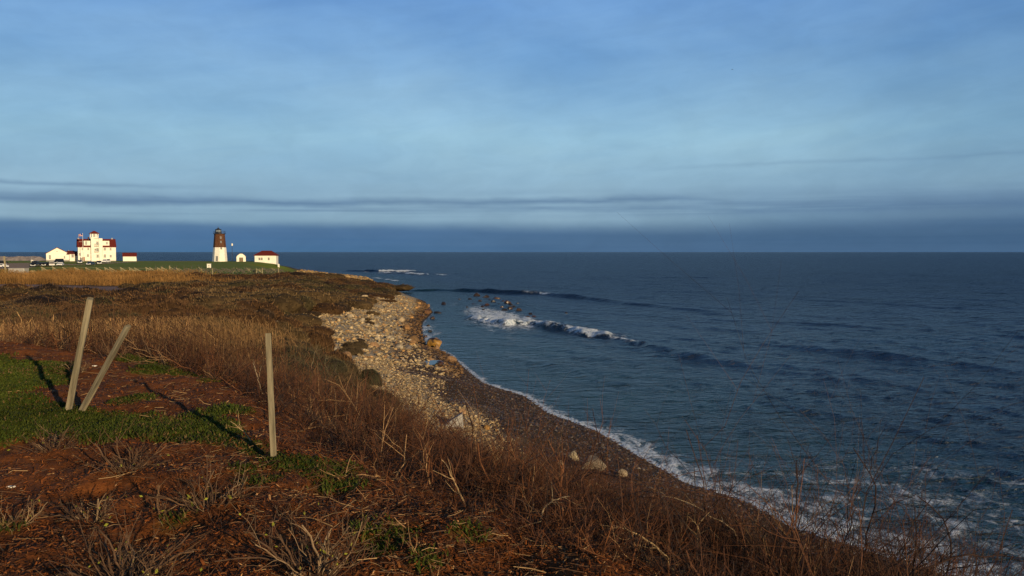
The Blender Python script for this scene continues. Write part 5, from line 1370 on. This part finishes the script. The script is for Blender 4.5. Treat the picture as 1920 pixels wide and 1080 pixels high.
PR = [(98, 845, 52, 130, 30, 'bushy cut back shrub at the far left edge where mulch meets grass', 1, .007, 10), (245, 885, 72, 150, 36, 'wide cut back shrub in the mulch just below the grass strip', 2, .008, 12),
      (392, 955, 100, 165, 24, 'open cut back shrub with long pale stems, midway between the left shrubs and the stake', 3, .0085, 18), (168, 975, 70, 110, 20, 'upright brown cut back shrub left of the long pale stemmed one', 4, .0085, 10),
      (30, 985, 60, 130, 12, 'sparse low cut back shrub at the left picture edge', 5, .0085, 8), (240, 1105, 120, 260, 46, 'dense cut back shrub with whitish stem ends at the bottom of the bed', 6, .0085, 34),
      (596, 1085, 150, 215, 34, 'tall many stemmed cut back shrub at the bottom, below the straight stake', 7, .0085, 26), (300, 965, 70, 45, 6, 'few bare brown stalks between two cut back shrubs', 8, .008, 4),
      (143, 700, 38, 70, 26, 'dark low shrub behind the tall leaning post', 9, .009, 0), (212, 672, 45, 90, 30, 'dark bare shrub on the crest behind the nail studded post', 10, .010, 0), (4, 642, 24, 40, 16, 'small dark shrub tip at the left edge by the reeds', 11, .010, 0)]
for px, py, hp, wp_, n, lb, sd_, rd, lv in PR: pruned(px, py, hp, wp_, n, lb, sd_, rd, lv)
# green cushion plant on the crest
g = np.random.default_rng(33); p = ground(105, 652); n = 5000
u = norm(g.normal(size=(n, 3))); u[:, 2] = np.abs(u[:, 2]); c0 = u * (np.array([.42, .35, .22]) * (.7 + .3 * g.random((n, 1))))
s_ = norm(np.cross(u, g.normal(size=(n, 3)))) * .008
V = np.stack([c0 - s_, c0 + s_, c0 + u * .06 + np.array([0, 0, .03])], 1).reshape(-1, 3)
o = mesh_np('cushion_plant', V, np.arange(3 * n).reshape(-1, 3), M_BLADE, col=np.repeat(np.array([.07, .085, .028]) * (.6 + .7 * g.random((n, 1))), 3, 0)); o.location = p; tag(o, 'rounded grey green cushion plant on the mulch crest before the reeds', 'plant')

def bare_stem(path, rad, colr, label, seed, nb=6, blen=.3, name='bare_stem', depth=None, dd=0.0, nb2=2):
    """a stem whose foot stands on the ground; later points given in the picture at the foot's distance"""
    g = np.random.default_rng(seed)
    if depth is None:
        b = ground(*path[0])
    else:
        b = at(*path[0], depth); b[2] = hz(b[0], b[1])
    pts = [b - np.array([0, 0, .05])] + [at(*p, b[1] + dd * (i + 1) / len(path)) for i, p in enumerate(path[1:])]
    pts = np.array(pts); seg = np.concatenate([[0], np.cumsum(np.linalg.norm(np.diff(pts, axis=0), axis=1))])
    S = 14; tt = np.linspace(0, seg[-1], S)
    P = np.stack([np.interp(tt, seg, pts[:, k]) for k in range(3)], -1)
    P[1:-1] = (P[:-2] + P[1:-1] * 2 + P[2:]) / 4
    P[1:-1] += g.normal(size=(S - 2, 3)) * seg[-1] * .007
    P = P[None]; RD = rad * (1 - .65 * np.linspace(0, 1, S))[None]
    pr = [tubes(P, RD, 6, np.array([colr]))]
    Q, qr, i = branch(P, RD, nb, .3, .97, .8, blen, .6, 6, g, .10, .18); pr.append(tubes(Q, qr, 4, np.repeat([colr], len(Q), 0)))
    if nb2:
        Q2, q2, j = branch(Q, qr, nb2, .25, .95, .8, .5, .65, 4, g, .1, .2); pr.append(tubes(Q2, q2, 3, np.repeat([colr], len(Q2), 0) * .9))
    V, F, C = join(pr)
    o = mesh_np(name, V - b, F, M_BARK, col=C); o.location = b
    return tag(o, label, 'stem')
PALE = (.36, .24, .12); PALE2 = (.30, .22, .13); DRK = (.034, .018, .013); RED = (.13, .055, .025)
bare_stem([(880, 950), (862, 925), (842, 880), (828, 862)], .008, PALE, 'long bleached forked stem rising from the middle of the brush', 1, 3, .3, nb2=1)
bare_stem([(1010, 985), (1020, 950), (1045, 935), (1068, 930)], .008, PALE2, 'curved pale stem arching to the right in the brush', 2, 4, .3, nb2=1)
bare_stem([(1275, 1078), (1240, 1030), (1190, 1000), (1150, 985)], .009, PALE, 'pale crooked branch leaning left in the lower brush', 3, 5, .3, nb2=1)
bare_stem([(1312, 1078), (1308, 1030), (1306, 985), (1330, 960)], .009, PALE, 'pale upright forked stem beside the crooked branch', 4, 5, .3, nb2=1)
bare_stem([(1370, 1078), (1345, 1020), (1300, 960), (1270, 950)], .006, PALE2, 'thin tan stem slanting left in the lower brush', 5, 3, .2, nb2=1)
bare_stem([(1480, 1100), (1490, 1030), (1497, 940), (1494, 862)], .0098, DRK, 'tall dark stem standing against the foam, nearest the middle', 6, 9, .28, depth=6.6)
bare_stem([(1585, 1130), (1620, 1030), (1650, 900), (1600, 840)], .0098, DRK, 'tall thin dark stem with a forked tip against the open sea', 7, 6, .35, depth=6.2)
bare_stem([(1640, 1160), (1710, 1080), (1790, 1040), (1900, 1045)], .0105, DRK, 'dark branch reaching right along the bottom edge over the foam', 8, 7, .22, depth=5.2)
bare_stem([(1765, 1160), (1780, 1060), (1785, 980), (1720, 930)], .0098, DRK, 'dark leafless sapling at the lower right over the foam', 9, 9, .3, depth=5.4)
bare_stem([(1700, 1150), (1712, 1080), (1718, 1000), (1715, 950)], .0085, DRK, 'short dark upright stem left of the lower right sapling', 10, 9, .25, depth=5.6)
bare_stem([(1400, 1090), (1385, 1000), (1352, 960), (1348, 880)], .006, RED, 'slim reddish stem crossing the edge of the brush slope', 11, 6, .25, depth=8)
bare_stem([(1560, 1120), (1568, 1060), (1590, 1000), (1605, 950)], .0085, DRK, 'dark bent stem between the two tall stems', 12, 8, .3, depth=6.0)
bare_stem([(1460, 1078), (1380, 1000), (1290, 940), (1240, 930)], .006, PALE2, 'long tan stem lying low across the brush', 13, 3, .15, depth=6.4, nb2=0)
bare_stem([(565, 735), (585, 690), (590, 660), (600, 640)], .012, PALE2, 'pale forked stem right of the stake top', 14, 3, .3, nb2=1)
bare_stem([(620, 745), (617, 700), (608, 680), (613, 665)], .012, PALE2, 'pale slim stem before the grey beach bushes', 15, 3, .3, nb2=1)
bare_stem([(495, 745), (485, 715), (478, 690), (474, 680)], .010, PALE2, 'pale thin stem just left of the stake', 16, 3, .3, nb2=1)
bare_stem([(480, 830), (458, 810), (440, 795), (432, 790)], .007, PALE, 'pale twig leaning out of the brush left of the stake', 17, 5, .35, nb2=1)
# scraps of white litter
for (px, py), r_, lb in (((20, 916), .026, 'small white scrap lying on the dark mulch at far left'), ((177, 688), .03, 'tiny white fleck on the mulch slope between the leaning posts')):
    p = ground(px, py); P = rock_shape(IV2, 3, 8, .3) * np.array([1.4, .8, .35]) * r_
    o = mesh_np('paper_scrap', P, IF2, M_NAIL if False else M_WHITE); o.location = p + np.array([0, 0, r_ * .3]); tag(o, lb, 'litter')
